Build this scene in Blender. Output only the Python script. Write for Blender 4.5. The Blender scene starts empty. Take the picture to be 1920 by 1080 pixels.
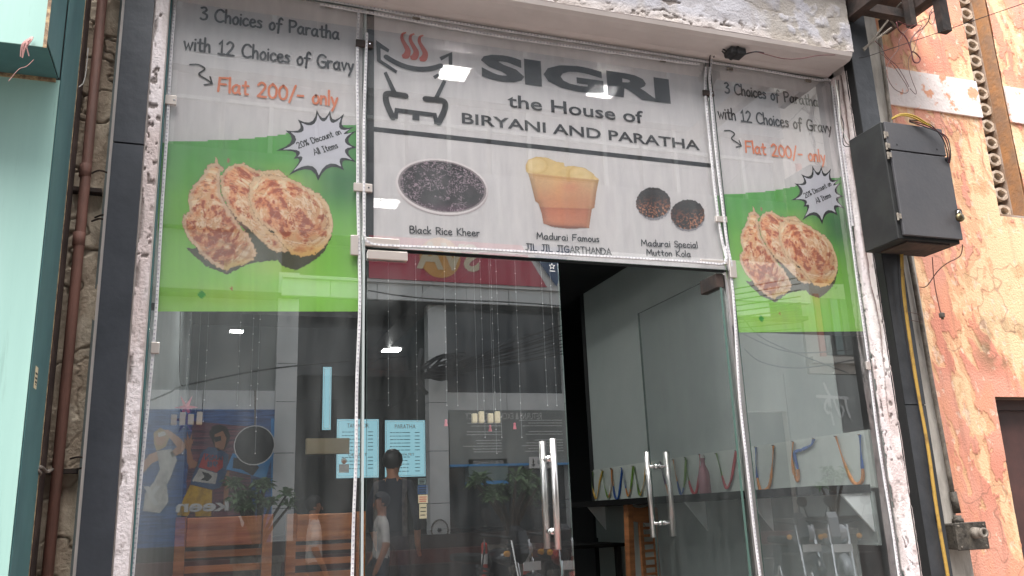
import bpy, bmesh, math, random
import numpy as np
from mathutils import Vector, Matrix
random.seed(7)
R_ = math.radians
sc = bpy.context.scene

# ------------------------------------------------------------------ camera
YAW, PITCH, ROLL, FPX = R_(19.599), R_(14.706), R_(-2.252), 1620.9
DIST = 3.4
CAM = Vector((0, -DIST, 1.5))
_cy, _sy, _cp, _sp = math.cos(YAW), math.sin(YAW), math.cos(PITCH), math.sin(PITCH)
FWD = Vector((_sy*_cp, _cy*_cp, _sp)); _r = Vector((_cy, -_sy, 0)); _u = _r.cross(FWD)
RIGHT = math.cos(ROLL)*_r + math.sin(ROLL)*_u
UP = -math.sin(ROLL)*_r + math.cos(ROLL)*_u
cam = bpy.data.cameras.new('camera'); co = bpy.data.objects.new('camera', cam)
sc.collection.objects.link(co)
co.matrix_world = Matrix(((RIGHT.x, UP.x, -FWD.x, CAM.x), (RIGHT.y, UP.y, -FWD.y, CAM.y), (RIGHT.z, UP.z, -FWD.z, CAM.z), (0, 0, 0, 1)))
cam.sensor_width = 36; cam.lens = FPX/1920*36; cam.clip_start = .05; cam.clip_end = 500
sc.camera = co

# ------------------------------------------------------------------ light
w = bpy.data.worlds.new('World'); sc.world = w; w.use_nodes = True
nt = w.node_tree; bg = nt.nodes['Background']
sky = nt.nodes.new('ShaderNodeTexSky'); sky.sky_type = 'NISHITA'; sky.sun_disc = False
SUN_EL, SUN_AZ = 66, 215            # azimuth clockwise from +Y; light arrives over the street
sky.sun_elevation = R_(SUN_EL); sky.sun_rotation = R_(SUN_AZ)
sky.air_density = 1.3; sky.dust_density = 4.0; sky.ozone_density = 1.0
hs_ = nt.nodes.new('ShaderNodeHueSaturation'); hs_.inputs['Saturation'].default_value = .22      # hazy overcast sky
nt.links.new(sky.outputs[0], hs_.inputs['Color']); nt.links.new(hs_.outputs[0], bg.inputs[0]); bg.inputs[1].default_value = 0.15
sl = bpy.data.lights.new('sun', 'SUN'); sl.energy = 1.2; sl.angle = R_(50); sl.color = (1, .96, .90)
so = bpy.data.objects.new('sun', sl); sc.collection.objects.link(so)
sd = Vector((math.sin(R_(SUN_AZ))*math.cos(R_(SUN_EL)), math.cos(R_(SUN_AZ))*math.cos(R_(SUN_EL)), math.sin(R_(SUN_EL))))
so.rotation_euler = (-sd).to_track_quat('-Z', 'Y').to_euler(); so.location = (0, -5, 30)
sc.view_settings.view_transform = 'Standard'; sc.view_settings.look = 'None'
sc.view_settings.gamma = 1; sc.view_settings.exposure = 1.9
try: sc.view_settings.use_curve_mapping = False
except Exception: pass

# ------------------------------------------------------------------ picture measurements -> real points
def _ray(x, y): return (x-960)*RIGHT - (y-540)*UP + FPX*FWD
def AY(x, y, yp=0.0):
    d = _ray(x, y); return CAM + d*((yp+DIST)/d.y)
def AX(x, y, xp):
    d = _ray(x, y); return CAM + d*(xp/d.x)
def MV(x, y, s):                      # a thing seen mirrored in the glass stands across the street
    p = AY(x, y, s); return Vector((p.x, -s, p.z))
def lin(c):
    return tuple(((v/255)/12.92 if v/255 <= .04045 else ((v/255+.055)/1.055)**2.4) for v in c)

# ------------------------------------------------------------------ numpy noise
def _h(ix, iy, s):
    v = np.sin(ix*127.1 + iy*311.7 + s*74.7)*43758.5453
    return v - np.floor(v)
def vn(x, y, s=0):
    ix, iy = np.floor(x), np.floor(y); fx, fy = x-ix, y-iy
    fx = fx*fx*(3-2*fx); fy = fy*fy*(3-2*fy)
    a, b, c, d = _h(ix, iy, s), _h(ix+1, iy, s), _h(ix, iy+1, s), _h(ix+1, iy+1, s)
    return (a*(1-fx)+b*fx)*(1-fy) + (c*(1-fx)+d*fx)*fy
def fbm(x, y, s=0, o=4):
    t = 0; a = .5; n = 0
    for k in range(o):
        t = t + a*vn(x*2**k, y*2**k, s+k*13); n += a; a *= .5
    return t/n
def sst(a, b, x):
    t = np.clip((x-a)/(b-a), 0, 1); return t*t*(3-2*t)
def mixc(c, d, t): return c*(1-t[..., None]) + d*t[..., None]
def C3(*c): return np.array(c, float)
def tolin(c):
    c = np.clip(c/255, 0, 1); return np.where(c <= .04045, c/12.92, ((c+.055)/1.055)**2.4)
def poly_sd(px, py, poly):            # inside mask and distance to the outline
    ins = np.zeros(px.shape, bool); dist = np.full(px.shape, 1e9)
    n = len(poly)
    for i in range(n):
        x1, y1 = poly[i]; x2, y2 = poly[(i+1) % n]
        c = ((y1 > py) != (y2 > py)) & (px < (x2-x1)*(py-y1)/((y2-y1) or 1e-9)+x1)
        ins ^= c
        L = (x2-x1)**2+(y2-y1)**2 or 1e-9
        t = np.clip(((px-x1)*(x2-x1)+(py-y1)*(y2-y1))/L, 0, 1)
        dist = np.minimum(dist, np.hypot(px-x1-t*(x2-x1), py-y1-t*(y2-y1)))
    return ins, dist

# ------------------------------------------------------------------ materials
M = {}
def mat(name, col, rough=.6, metal=0., col2=None, scale=8., lo=.4, hi=.6, bump=0., bscale=None, stretch=(1, 1, 1),
        col3=None, s3=20., lo3=.6, hi3=.66, spec=None, detail=6, coat=0., emit=None):
    m = bpy.data.materials.new(name); m.use_nodes = True; N = m.node_tree.nodes; L = m.node_tree.links
    p = N['Principled BSDF']; p.inputs['Base Color'].default_value = (*col, 1)
    p.inputs['Roughness'].default_value = rough; p.inputs['Metallic'].default_value = metal
    if spec is not None: p.inputs['Specular IOR Level'].default_value = spec
    if coat: p.inputs['Coat Weight'].default_value = coat; p.inputs['Coat Roughness'].default_value = .08
    if emit: p.inputs['Emission Color'].default_value = (*emit[0], 1); p.inputs['Emission Strength'].default_value = emit[1]
    if col2 or bump or col3:
        tc = N.new('ShaderNodeTexCoord'); mp = N.new('ShaderNodeMapping'); mp.inputs['Scale'].default_value = stretch
        L.new(tc.outputs['Object'], mp.inputs[0])
    last = None
    if col2:
        n = N.new('ShaderNodeTexNoise'); n.inputs['Scale'].default_value = scale; n.inputs['Detail'].default_value = detail
        n.inputs['Roughness'].default_value = .65
        L.new(mp.outputs[0], n.inputs['Vector'])
        r = N.new('ShaderNodeMapRange'); r.inputs[1].default_value = lo; r.inputs[2].default_value = hi; L.new(n.outputs[0], r.inputs[0])
        x = N.new('ShaderNodeMix'); x.data_type = 'RGBA'; L.new(r.outputs[0], x.inputs[0])
        x.inputs[6].default_value = (*col, 1); x.inputs[7].default_value = (*col2, 1); last = x.outputs[2]
    if col3:
        n = N.new('ShaderNodeTexNoise'); n.inputs['Scale'].default_value = s3; n.inputs['Detail'].default_value = 8; n.inputs['Roughness'].default_value = .7
        L.new(mp.outputs[0], n.inputs['Vector'])
        r = N.new('ShaderNodeMapRange'); r.inputs[1].default_value = lo3; r.inputs[2].default_value = hi3; L.new(n.outputs[0], r.inputs[0])
        x = N.new('ShaderNodeMix'); x.data_type = 'RGBA'; L.new(r.outputs[0], x.inputs[0])
        if last: L.new(last, x.inputs[6])
        else: x.inputs[6].default_value = (*col, 1)
        x.inputs[7].default_value = (*col3, 1); last = x.outputs[2]
    if last: L.new(last, p.inputs['Base Color'])
    if bump:
        n = N.new('ShaderNodeTexNoise'); n.inputs['Scale'].default_value = bscale or scale; n.inputs['Detail'].default_value = 8
        L.new(mp.outputs[0], n.inputs['Vector'])
        b = N.new('ShaderNodeBump'); b.inputs['Strength'].default_value = bump; b.inputs['Distance'].default_value = .01
        L.new(n.outputs[0], b.inputs['Height']); L.new(b.outputs[0], p.inputs['Normal'])
    M[name] = m; return m
def attr_mat(name, rough=.6, bump=0., bscale=60., spec=None, transp=0.):
    m = mat(name, (1, 1, 1), rough, bump=bump, bscale=bscale, spec=spec); N = m.node_tree.nodes; L = m.node_tree.links
    a = N.new('ShaderNodeAttribute'); a.attribute_name = 'Col'; L.new(a.outputs['Color'], N['Principled BSDF'].inputs['Base Color'])
    return m
def glass_mat(name, tint, k=2.2, dust_haze=0.0):
    m = bpy.data.materials.new(name); m.use_nodes = True; N = m.node_tree.nodes; L = m.node_tree.links; N.clear()
    o = N.new('ShaderNodeOutputMaterial'); t = N.new('ShaderNodeBsdfTransparent'); t.inputs[0].default_value = (*tint, 1)
    if not k: L.new(t.outputs[0], o.inputs[0]); M[name] = m; return m
    g = N.new('ShaderNodeBsdfGlossy'); g.inputs['Roughness'].default_value = 0.0; g.inputs[0].default_value = (1, 1, 1, 1)
    ge = N.new('ShaderNodeNewGeometry'); dt = N.new('ShaderNodeVectorMath'); dt.operation = 'DOT_PRODUCT'
    L.new(ge.outputs['Incoming'], dt.inputs[0]); L.new(ge.outputs['Normal'], dt.inputs[1])
    def mth(op, s0, v1=None, clamp=False):      # Schlick reflectance, the same from both sides of the pane
        q = N.new('ShaderNodeMath'); q.operation = op; q.use_clamp = clamp
        if isinstance(s0, float): q.inputs[0].default_value = s0
        else: L.new(s0, q.inputs[0])
        if isinstance(v1, float): q.inputs[1].default_value = v1
        elif v1 is not None: L.new(v1, q.inputs[1])
        return q.outputs[0]
    ac = mth('ABSOLUTE', dt.outputs['Value']); om = mth('SUBTRACT', 1.0, ac); p5 = mth('POWER', om, 5.0); fr = mth('MULTIPLY', p5, .96); fz = mth('ADD', fr, .04)
    mm = N.new('ShaderNodeMath'); mm.operation = 'MULTIPLY'; mm.inputs[1].default_value = k; mm.use_clamp = True
    L.new(fz, mm.inputs[0]); x = N.new('ShaderNodeMixShader'); L.new(mm.outputs[0], x.inputs[0])
    L.new(t.outputs[0], x.inputs[1]); L.new(g.outputs[0], x.inputs[2]); last = x
    if dust_haze:                                   # thin film of street dust, streaky, thickened into a painted pale haze
        tc = N.new('ShaderNodeTexCoord'); mp = N.new('ShaderNodeMapping'); mp.inputs['Scale'].default_value = (6, 6, 1.2); L.new(tc.outputs['Object'], mp.inputs[0])
        n = N.new('ShaderNodeTexNoise'); n.inputs['Scale'].default_value = 2.2; n.inputs['Detail'].default_value = 7; L.new(mp.outputs[0], n.inputs['Vector'])
        r = N.new('ShaderNodeMapRange'); r.inputs[1].default_value = .35; r.inputs[2].default_value = .75; r.inputs[3].default_value = dust_haze*.35; r.inputs[4].default_value = dust_haze*1.6
        L.new(n.outputs[0], r.inputs[0]); d = N.new('ShaderNodeBsdfDiffuse'); d.inputs[0].default_value = (.62, .66, .66, 1)
        x2 = N.new('ShaderNodeMixShader'); L.new(r.outputs[0], x2.inputs[0]); L.new(x.outputs[0], x2.inputs[1]); L.new(d.outputs[0], x2.inputs[2]); last = x2
    L.new(last.outputs[0], o.inputs[0]); M[name] = m; return m
def emit_mat(name, col, s):
    m = bpy.data.materials.new(name); m.use_nodes = True; N = m.node_tree.nodes; N.clear()
    o = N.new('ShaderNodeOutputMaterial'); e = N.new('ShaderNodeEmission'); e.inputs[0].default_value = (*col, 1); e.inputs[1].default_value = s
    m.node_tree.links.new(e.outputs[0], o.inputs[0]); M[name] = m; return m

glass_mat('glass', (.985, .985, .985), 4.8, .05)
glass_mat('glass_door', (.96, .98, .975), 5.0, .035)
glass_mat('glass_back', (.99, .995, .995), 0)
mat('glass_edge', (.08, .14, .12), .15, spec=.8)
mat('black_panel', lin((52, 55, 62)), .42, col2=lin((72, 75, 82)), scale=3, lo=.35, hi=.75, bump=.15, bscale=25, col3=lin((120, 120, 118)), s3=14, lo3=.72, hi3=.76)
mat('black_steel', lin((48, 50, 54)), .45, col2=lin((74, 76, 80)), scale=5, lo=.4, hi=.8, bump=.2, bscale=30, col3=lin((105, 95, 88)), s3=22, lo3=.68, hi3=.74)
mat('old_steel', lin((38, 33, 31)), .75, col2=lin((70, 54, 48)), scale=9, bump=.3, bscale=40)
mat('brown_steel', lin((58, 46, 42)), .7, col2=lin((96, 78, 70)), scale=6, lo=.45, hi=.7, bump=.3, bscale=40)
mat('rust_pipe', lin((142, 102, 90)), .65, col2=lin((112, 82, 72)), scale=5, bump=.2, bscale=60, col3=lin((190, 150, 105)), s3=16, lo3=.7, hi3=.73, stretch=(3, 3, .6))
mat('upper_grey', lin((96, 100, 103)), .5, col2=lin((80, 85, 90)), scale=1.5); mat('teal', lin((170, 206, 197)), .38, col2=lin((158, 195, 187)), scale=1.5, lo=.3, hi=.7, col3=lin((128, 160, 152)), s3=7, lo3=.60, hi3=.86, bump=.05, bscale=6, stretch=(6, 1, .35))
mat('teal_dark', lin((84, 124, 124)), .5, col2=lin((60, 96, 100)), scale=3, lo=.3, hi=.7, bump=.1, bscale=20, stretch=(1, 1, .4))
mat('teal_edge', lin((190, 165, 125)), .7, col2=lin((120, 95, 75)), scale=40)
attr_mat('relief', .92, .5, 90)
attr_mat('print', .5)
mat('soffit', lin((214, 204, 200)), .55, col2=lin((196, 186, 182)), scale=2.2, lo=.35, hi=.75, bump=.12, bscale=5, col3=lin((160, 148, 142)), s3=9, lo3=.68, hi3=.8)
mat('metal_clip', lin((205, 196, 190)), .35, .6, bump=.05, bscale=60)
mat('chrome', (.78, .78, .78), .12, 1.)
mat('brushed', (.72, .70, .69), .3, 1., bump=.1, bscale=200, stretch=(4, 4, .1))
mat('led_tube', lin((226, 224, 226)), .35, col2=lin((200, 198, 200)), scale=12, spec=.6)
mat('led_chip', lin((172, 170, 180)), .5)
mat('black_plastic', (.02, .02, .022), .4)
mat('wire_red', (.10, .015, .02), .6); mat('wire_black', (.02, .018, .02), .5); mat('wire_white', (.55, .55, .52), .5)
mat('wire_yellow', (.38, .25, .03), .6); mat('wire_brown', (.13, .06, .05), .6)
mat('silicone', lin((170, 178, 178)), .4)
mat('yellow_pipe', lin((176, 140, 66)), .7, col2=lin((110, 84, 50)), scale=12, lo=.5, hi=.7, bump=.2, bscale=80)
mat('conduit', lin((140, 132, 122)), .75, col2=lin((100, 92, 84)), scale=14, bump=.3, bscale=80)
mat('cast_iron', lin((88, 82, 74)), .7, col2=lin((50, 46, 42)), scale=18, bump=.5, bscale=70)
mat('grey_box', lin((70, 70, 74)), .42, col2=lin((84, 82, 84)), scale=3, lo=.35, hi=.7, bump=.06, bscale=60, col3=lin((130, 128, 126)), s3=40, lo3=.74, hi3=.77)
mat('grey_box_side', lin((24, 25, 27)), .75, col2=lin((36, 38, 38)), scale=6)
mat('brass', lin((150, 135, 100)), .4, .7, col2=lin((90, 80, 60)), scale=30)
mat('wall_white_band', lin((238, 226, 222)), .9, col2=lin((228, 164, 132)), scale=6.5, lo=.56, hi=.6, bump=.5, bscale=30, col3=lin((190, 170, 158)), s3=22, lo3=.64, hi3=.7)
mat('ring_plaster', lin((214, 198, 180)), .9, col2=lin((176, 158, 140)), scale=14, bump=.6, bscale=60)
mat('reveal', lin((176, 160, 148)), .9, col2=lin((150, 122, 98)), scale=7, bump=.4, bscale=40)
mat('reveal_orange', lin((190, 140, 96)), .9, col2=lin((160, 128, 104)), scale=7, bump=.4, bscale=40)
mat('door_brown', lin((92, 62, 58)), .5, col2=lin((74, 52, 50)), scale=4, bump=.1, bscale=20)
mat('plaster_strip', lin((196, 190, 182)), .85, col2=lin((150, 142, 134)), scale=5, lo=.45, hi=.75, bump=.5, bscale=30, stretch=(2, 2, .7), col3=lin((110, 98, 88)), s3=18, lo3=.66, hi3=.72)
# poster sheet: grey washed planks printed on flex, lets a little of the ceiling lights through
def sheet_mat():
    m = mat('sheet', lin((236, 231, 231)), .45, col2=lin((220, 215, 217)), scale=3.5, lo=.35, hi=.7, stretch=(7, 1, 1.2), col3=lin((150, 146, 152)), s3=10, lo3=.7, hi3=.8, bump=.06, bscale=18)
    N = m.node_tree.nodes; L = m.node_tree.links; o = N['Material Output']; p = N['Principled BSDF']
    t = N.new('ShaderNodeBsdfTransparent'); x = N.new('ShaderNodeMixShader'); x.inputs[0].default_value = .12
    L.new(p.outputs[0], x.inputs[1]); L.new(t.outputs[0], x.inputs[2]); L.new(x.outputs[0], o.inputs[0])
sheet_mat()
def ink_mat():                        # printed on the same translucent flex
    m = mat('ink', lin((34, 34, 40)), .5); N = m.node_tree.nodes; L = m.node_tree.links
    t = N.new('ShaderNodeBsdfTransparent'); x = N.new('ShaderNodeMixShader'); x.inputs[0].default_value = .085
    L.new(N['Principled BSDF'].outputs[0], x.inputs[1]); L.new(t.outputs[0], x.inputs[2]); L.new(x.outputs[0], N['Material Output'].inputs[0])
ink_mat(); mat('ink_orange', lin((232, 138, 100)), .5); mat('ink_red', lin((206, 92, 72)), .5)
mat('burst_white', lin((214, 212, 222)), .5)
# interior
mat('side_wall', lin((128, 136, 136)), .8, col2=lin((116, 124, 124)), scale=1.2); mat('room_wall', lin((172, 181, 178)), .8, col2=lin((158, 168, 166)), scale=1.2, lo=.3, hi=.7, bump=.05, bscale=10)
mat('room_dark', lin((38, 42, 44)), .6); mat('room_black', lin((10, 11, 12)), .7)
mat('room_panel', lin((190, 198, 192)), .6, col2=lin((178, 186, 181)), scale=3)
mat('shelf_black', lin((12, 12, 13)), .8, spec=.2)
mat('bracket_white', lin((232, 240, 240)), .5)
mat('tile', lin((90, 88, 84)), .3, col2=lin((70, 68, 66)), scale=5)
mat('wood', lin((186, 124, 78)), .4, col2=lin((136, 86, 52)), scale=3, lo=.35, hi=.7, stretch=(1, 1, 9), bump=.1, bscale=9, coat=.3)
mat('wood_h', lin((188, 126, 80)), .4, col2=lin((132, 82, 50)), scale=3, lo=.35, hi=.7, stretch=(1, 6, 9), bump=.1, bscale=9, coat=.3)
emit_mat('panel_light', (1, .99, .96), 24); emit_mat('panel_light_bright', (1, .99, .96), 62)
emit_mat('menu_screen', lin((146, 194, 206)), .30)
mat('menu_ink', lin((30, 60, 66)), .6); mat('menu_brown', lin((120, 84, 50)), .6)
mat('strand', lin((120, 125, 128)), .4); mat('bead', lin((200, 200, 200)), .3)
mat('pink', lin((206, 92, 112)), .5); mat('twine', lin((186, 140, 136)), .9); mat('purple', lin((84, 40, 84)), .5); mat('cream', lin((220, 205, 170)), .5)
mat('bottle', lin((150, 100, 110)), .2, spec=.7)
for n, c in dict(rb_orange=(214, 140, 70), rb_blue=(36, 86, 160), rb_green=(110, 150, 60), rb_red=(205, 70, 80), rb_purple=(110, 50, 120), rb_yellow=(205, 165, 70)).items():
    mat(n, lin(c), .6, col2=lin(tuple(int(v*.8) for v in c)), scale=60, stretch=(1, 1, .2))
# street
mat('asphalt', (.11, .105, .10), .85, col2=(.14, .13, .12), scale=3, bump=.5, bscale=60)
mat('paver', lin((140, 130, 120)), .8, col2=lin((110, 100, 92)), scale=8, bump=.3, bscale=30)
mat('red_step', lin((120, 66, 60)), .5, col2=lin((96, 56, 52)), scale=5); mat('plinth_dark', lin((62, 52, 50)), .7, col2=lin((84, 70, 66)), scale=4)
mat('clad', lin((232, 234, 232)), .35, col2=lin((214, 218, 216)), scale=2)
mat('clad_grey', lin((152, 156, 152)), .4, col2=lin((136, 140, 138)), scale=1.5)
mat('dark_glass', lin((46, 52, 58)), .15, spec=.6)
mat('deep', lin((14, 16, 19)), .6)
mat('sign_red', lin((196, 40, 72)), .4); mat('sign_yellow', lin((226, 160, 60)), .4); mat('sign_blue', lin((40, 76, 122)), .4)
mat('white_paint', lin((225, 225, 222)), .5); mat('light_blue', lin((70, 160, 226)), .5)
mat('pale_glass', lin((120, 140, 138)), .3)
mat('ad_blue', lin((78, 124, 190)), .5, col2=lin((50, 66, 120)), scale=3, lo=.4, hi=.6, stretch=(1, 1, 14)); mat('ad_stripe', lin((150, 84, 96)), .5, col2=lin((50, 46, 70)), scale=3, stretch=(.6, 1, 30))
mat('skin', lin((176, 122, 92)), .5); mat('skin_light', lin((208, 160, 134)), .5); mat('hair', (.012, .01, .01), .5)
mat('cloth_white', lin((218, 214, 206)), .8, col2=lin((176, 172, 168)), scale=7, lo=.42, hi=.62); mat('cloth_yellow', lin((224, 176, 40)), .7, col2=lin((170, 126, 30)), scale=8, lo=.45, hi=.65); mat('cloth_red', lin((190, 60, 60)), .7)
mat('cloth_blue', lin((62, 90, 128)), .7); mat('cloth_dark', lin((40, 44, 56)), .8); mat('blonde', lin((190, 160, 110)), .6)
mat('old_plaster', lin((206, 200, 190)), .9, col2=lin((186, 176, 164)), scale=2, bump=.3, bscale=20, col3=lin((84, 76, 70)), s3=3.5, lo3=.64, hi3=.68)
mat('orange_trim', lin((206, 110, 80)), .8); mat('shutter', lin((90, 96, 92)), .6)
mat('leaf', (.10, .20, .07), .4, col2=(.16, .26, .11), scale=9); mat('bark', lin((90, 70, 55)), .9, col2=lin((60, 48, 40)), scale=14, bump=.4, bscale=50)
mat('rubber', (.015, .015, .016), .7); mat('bike_black', (.02, .02, .025), .25, coat=.5); mat('bike_red', (.3, .03, .02), .3, coat=.5)
mat('lens', (.7, .72, .75), .08, spec=.9); mat('cone_red', lin((200, 60, 40)), .5); mat('scooter_grey', lin((150, 155, 160)), .3, coat=.4)

# ------------------------------------------------------------------ object helpers
COL = sc.collection
ORG = {}
def setp(o, label=None, cat=None, group=None, kind=None):
    if label: o['label'] = label
    if cat: o['category'] = cat
    if group: o['group'] = group
    if kind: o['kind'] = kind
    return o
def thing(name, loc, label, cat, group=None):
    o = bpy.data.objects.new(name, None); o.location = loc; o.empty_display_size = .1; COL.objects.link(o)
    ORG[o.name] = Vector(loc); return setp(o, label, cat, group)
def link(name, me, mt, parent=None, smooth=False):
    o = bpy.data.objects.new(name, me); COL.objects.link(o)
    for m in (mt if isinstance(mt, (list, tuple)) else [mt]): me.materials.append(M[m] if isinstance(m, str) else m)
    if smooth:
        for p in me.polygons: p.use_smooth = True
    if parent is not None:
        off = ORG[parent.name]; o.parent = parent; ORG[o.name] = off
    else:
        n = len(me.vertices); a = np.empty(n*3); me.vertices.foreach_get('co', a); a = a.reshape(-1, 3)
        off = Vector(((a[:, 0].min()+a[:, 0].max())/2, (a[:, 1].min()+a[:, 1].max())/2, a[:, 2].min()))
        o.location = off; ORG[o.name] = off
    me.transform(Matrix.Translation(-off)); return o
def obj(name, bm, mt, parent=None, smooth=False, bevel=0):
    if bevel: bmesh.ops.bevel(bm, geom=[e for e in bm.edges], offset=bevel, segments=1, affect='EDGES')
    me = bpy.data.meshes.new(name); bm.to_mesh(me); bm.free(); return link(name, me, mt, parent, smooth)
def nb(): return bmesh.new()
def box(bm, x0, x1, y0, y1, z0, z1, mi=0):
    v = [bm.verts.new((x, y, z)) for z in (z0, z1) for x, y in ((x0, y0), (x1, y0), (x1, y1), (x0, y1))]
    fs = [(3, 2, 1, 0), (4, 5, 6, 7), (0, 1, 5, 4), (1, 2, 6, 5), (2, 3, 7, 6), (3, 0, 4, 7)]
    out = []
    for f in fs:
        q = bm.faces.new([v[i] for i in f]); q.material_index = mi; out.append(q)
    return out
def bx(name, b, mt, parent=None, bevel=0):
    bm = nb(); box(bm, *b); return obj(name, bm, mt, parent, bevel=bevel)
def prism(bm, pts, d):                # polygon (3-D points) pushed by vector d
    d = Vector(d); a = [bm.verts.new(p) for p in pts]; b = [bm.verts.new(Vector(p)+d) for p in pts]
    n = len(pts); bm.faces.new(a); bm.faces.new(b[::-1])
    for i in range(n): bm.faces.new((a[i], b[i], b[(i+1) % n], a[(i+1) % n]))
def tube(bm, pts, r, n=6, caps=True, rs=None):
    pts = [Vector(p) for p in pts]; rings = []
    nrm = None
    for i, p in enumerate(pts):
        t = (pts[min(i+1, len(pts)-1)]-pts[max(i-1, 0)]).normalized()
        if nrm is None: nrm = t.orthogonal().normalized()
        nrm = (nrm - t*nrm.dot(t)); nrm = nrm.normalized() if nrm.length > 1e-6 else t.orthogonal().normalized()
        b = t.cross(nrm); rr = rs[i] if rs else r
        rings.append([bm.verts.new(p+(nrm*math.cos(2*math.pi*k/n)+b*math.sin(2*math.pi*k/n))*rr) for k in range(n)])
    for a, c in zip(rings, rings[1:]):
        for k in range(n): bm.faces.new((a[k], a[(k+1) % n], c[(k+1) % n], c[k]))
    if caps: bm.faces.new(rings[0][::-1]); bm.faces.new(rings[-1])
def flat_tube(bm, pts, wx, wy):       # rectangular strip along pts in a y-plane, profile wx wide, wy deep
    pts = [Vector(p) for p in pts]; rings = []
    for i, p in enumerate(pts):
        t = (pts[min(i+1, len(pts)-1)]-pts[max(i-1, 0)]).normalized(); s = Vector((0, 1, 0)).cross(t).normalized()*wx/2; d = Vector((0, wy, 0))
        rings.append([bm.verts.new(q) for q in (p-s, p-s*.7-d, p+s*.7-d, p+s)])
    for a, c in zip(rings, rings[1:]):
        for k in range(4): bm.faces.new((a[k], a[(k+1) % 4], c[(k+1) % 4], c[k]))
    bm.faces.new(rings[0][::-1]); bm.faces.new(rings[-1])
def lathe(bm, prof, c, n=16, axis='z', cap=True):
    c = Vector(c); rings = []
    for r, h in prof:
        ring = []
        for k in range(n):
            a = 2*math.pi*k/n; x, y = r*math.cos(a), r*math.sin(a)
            v = {'z': (x, y, h), 'y': (x, h, y), 'x': (h, x, y)}[axis]; ring.append(bm.verts.new(c+Vector(v)))
        rings.append(ring)
    for a, b in zip(rings, rings[1:]):
        for k in range(n): bm.faces.new((a[k], a[(k+1) % n], b[(k+1) % n], b[k]))
    if cap: bm.faces.new(rings[0][::-1]); bm.faces.new(rings[-1])
def smooth_pts(p, k=6):
    p = [Vector(q) for q in p]
    if len(p) < 3: return p
    out = []
    for i in range(len(p)-1):
        a, b, c, d = p[max(i-1, 0)], p[i], p[i+1], p[min(i+2, len(p)-1)]
        for j in range(k):
            t = j/k; out.append(.5*((2*b)+(c-a)*t+(2*a-5*b+4*c-d)*t*t+(3*b-a-3*c+d)*t**3))
    return out+[p[-1]]
def wire(name, pts, r, mt, parent=None, label=None, cat=None, group=None, k=6, n=5):
    bm = nb(); tube(bm, smooth_pts(pts, k), r, n); o = obj(name, bm, mt, parent, True)
    if label: setp(o, label, cat, group)
    return o
def copy_tree(o, parent=None, loc=None):
    c = o.copy(); COL.objects.link(c); c.parent = parent
    if loc is not None: c.location = loc
    for ch in list(o.children): copy_tree(ch, c)
    return c
def grid_mesh(P, colr, keep=None):    # P (ny,nx,3) points, colr (ny,nx,3) sRGB, keep mask -> mesh with colour attribute
    ny, nx = P.shape[:2]; me = bpy.data.meshes.new('grid'); idx = np.arange(ny*nx).reshape(ny, nx)
    q = np.stack([idx[:-1, :-1], idx[:-1, 1:], idx[1:, 1:], idx[1:, :-1]], -1).reshape(-1, 4)
    if keep is not None:
        kf = keep.reshape(-1)[q].sum(1) >= 3; q = q[kf]
        used = np.unique(q); mp = -np.ones(ny*nx, int); mp[used] = np.arange(len(used)); q = mp[q]
        V = P.reshape(-1, 3)[used]; Cc = colr.reshape(-1, 3)[used]
    else: V = P.reshape(-1, 3); Cc = colr.reshape(-1, 3)
    me.vertices.add(len(V)); me.vertices.foreach_set('co', V.ravel().astype('f'))
    me.loops.add(len(q)*4); me.loops.foreach_set('vertex_index', q.ravel().astype('i'))
    me.polygons.add(len(q)); me.polygons.foreach_set('loop_start', np.arange(0, len(q)*4, 4, dtype='i'))
    try: me.polygons.foreach_set('loop_total', np.full(len(q), 4, dtype='i'))
    except Exception: pass
    me.update(calc_edges=True)
    a = me.color_attributes.new('Col', 'FLOAT_COLOR', 'POINT'); rgba = np.ones((len(V), 4)); rgba[:, :3] = tolin(Cc)
    a.data.foreach_set('color', rgba.ravel().astype('f')); return me
def smooth_me(me):
    me.polygons.foreach_set('use_smooth', np.ones(len(me.polygons), bool)); return me
def relief(origin, U, V, Nn, nu, nv, fn):
    u, v = np.meshgrid(np.linspace(0, 1, nu), np.linspace(0, 1, nv)); U, V, Nn, O = map(np.array, (U, V, Nn, origin))
    d, c = fn(u*np.linalg.norm(U), v*np.linalg.norm(V)); P = O+u[..., None]*U+v[..., None]*V+d[..., None]*Nn
    return smooth_me(grid_mesh(P, c))
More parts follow.
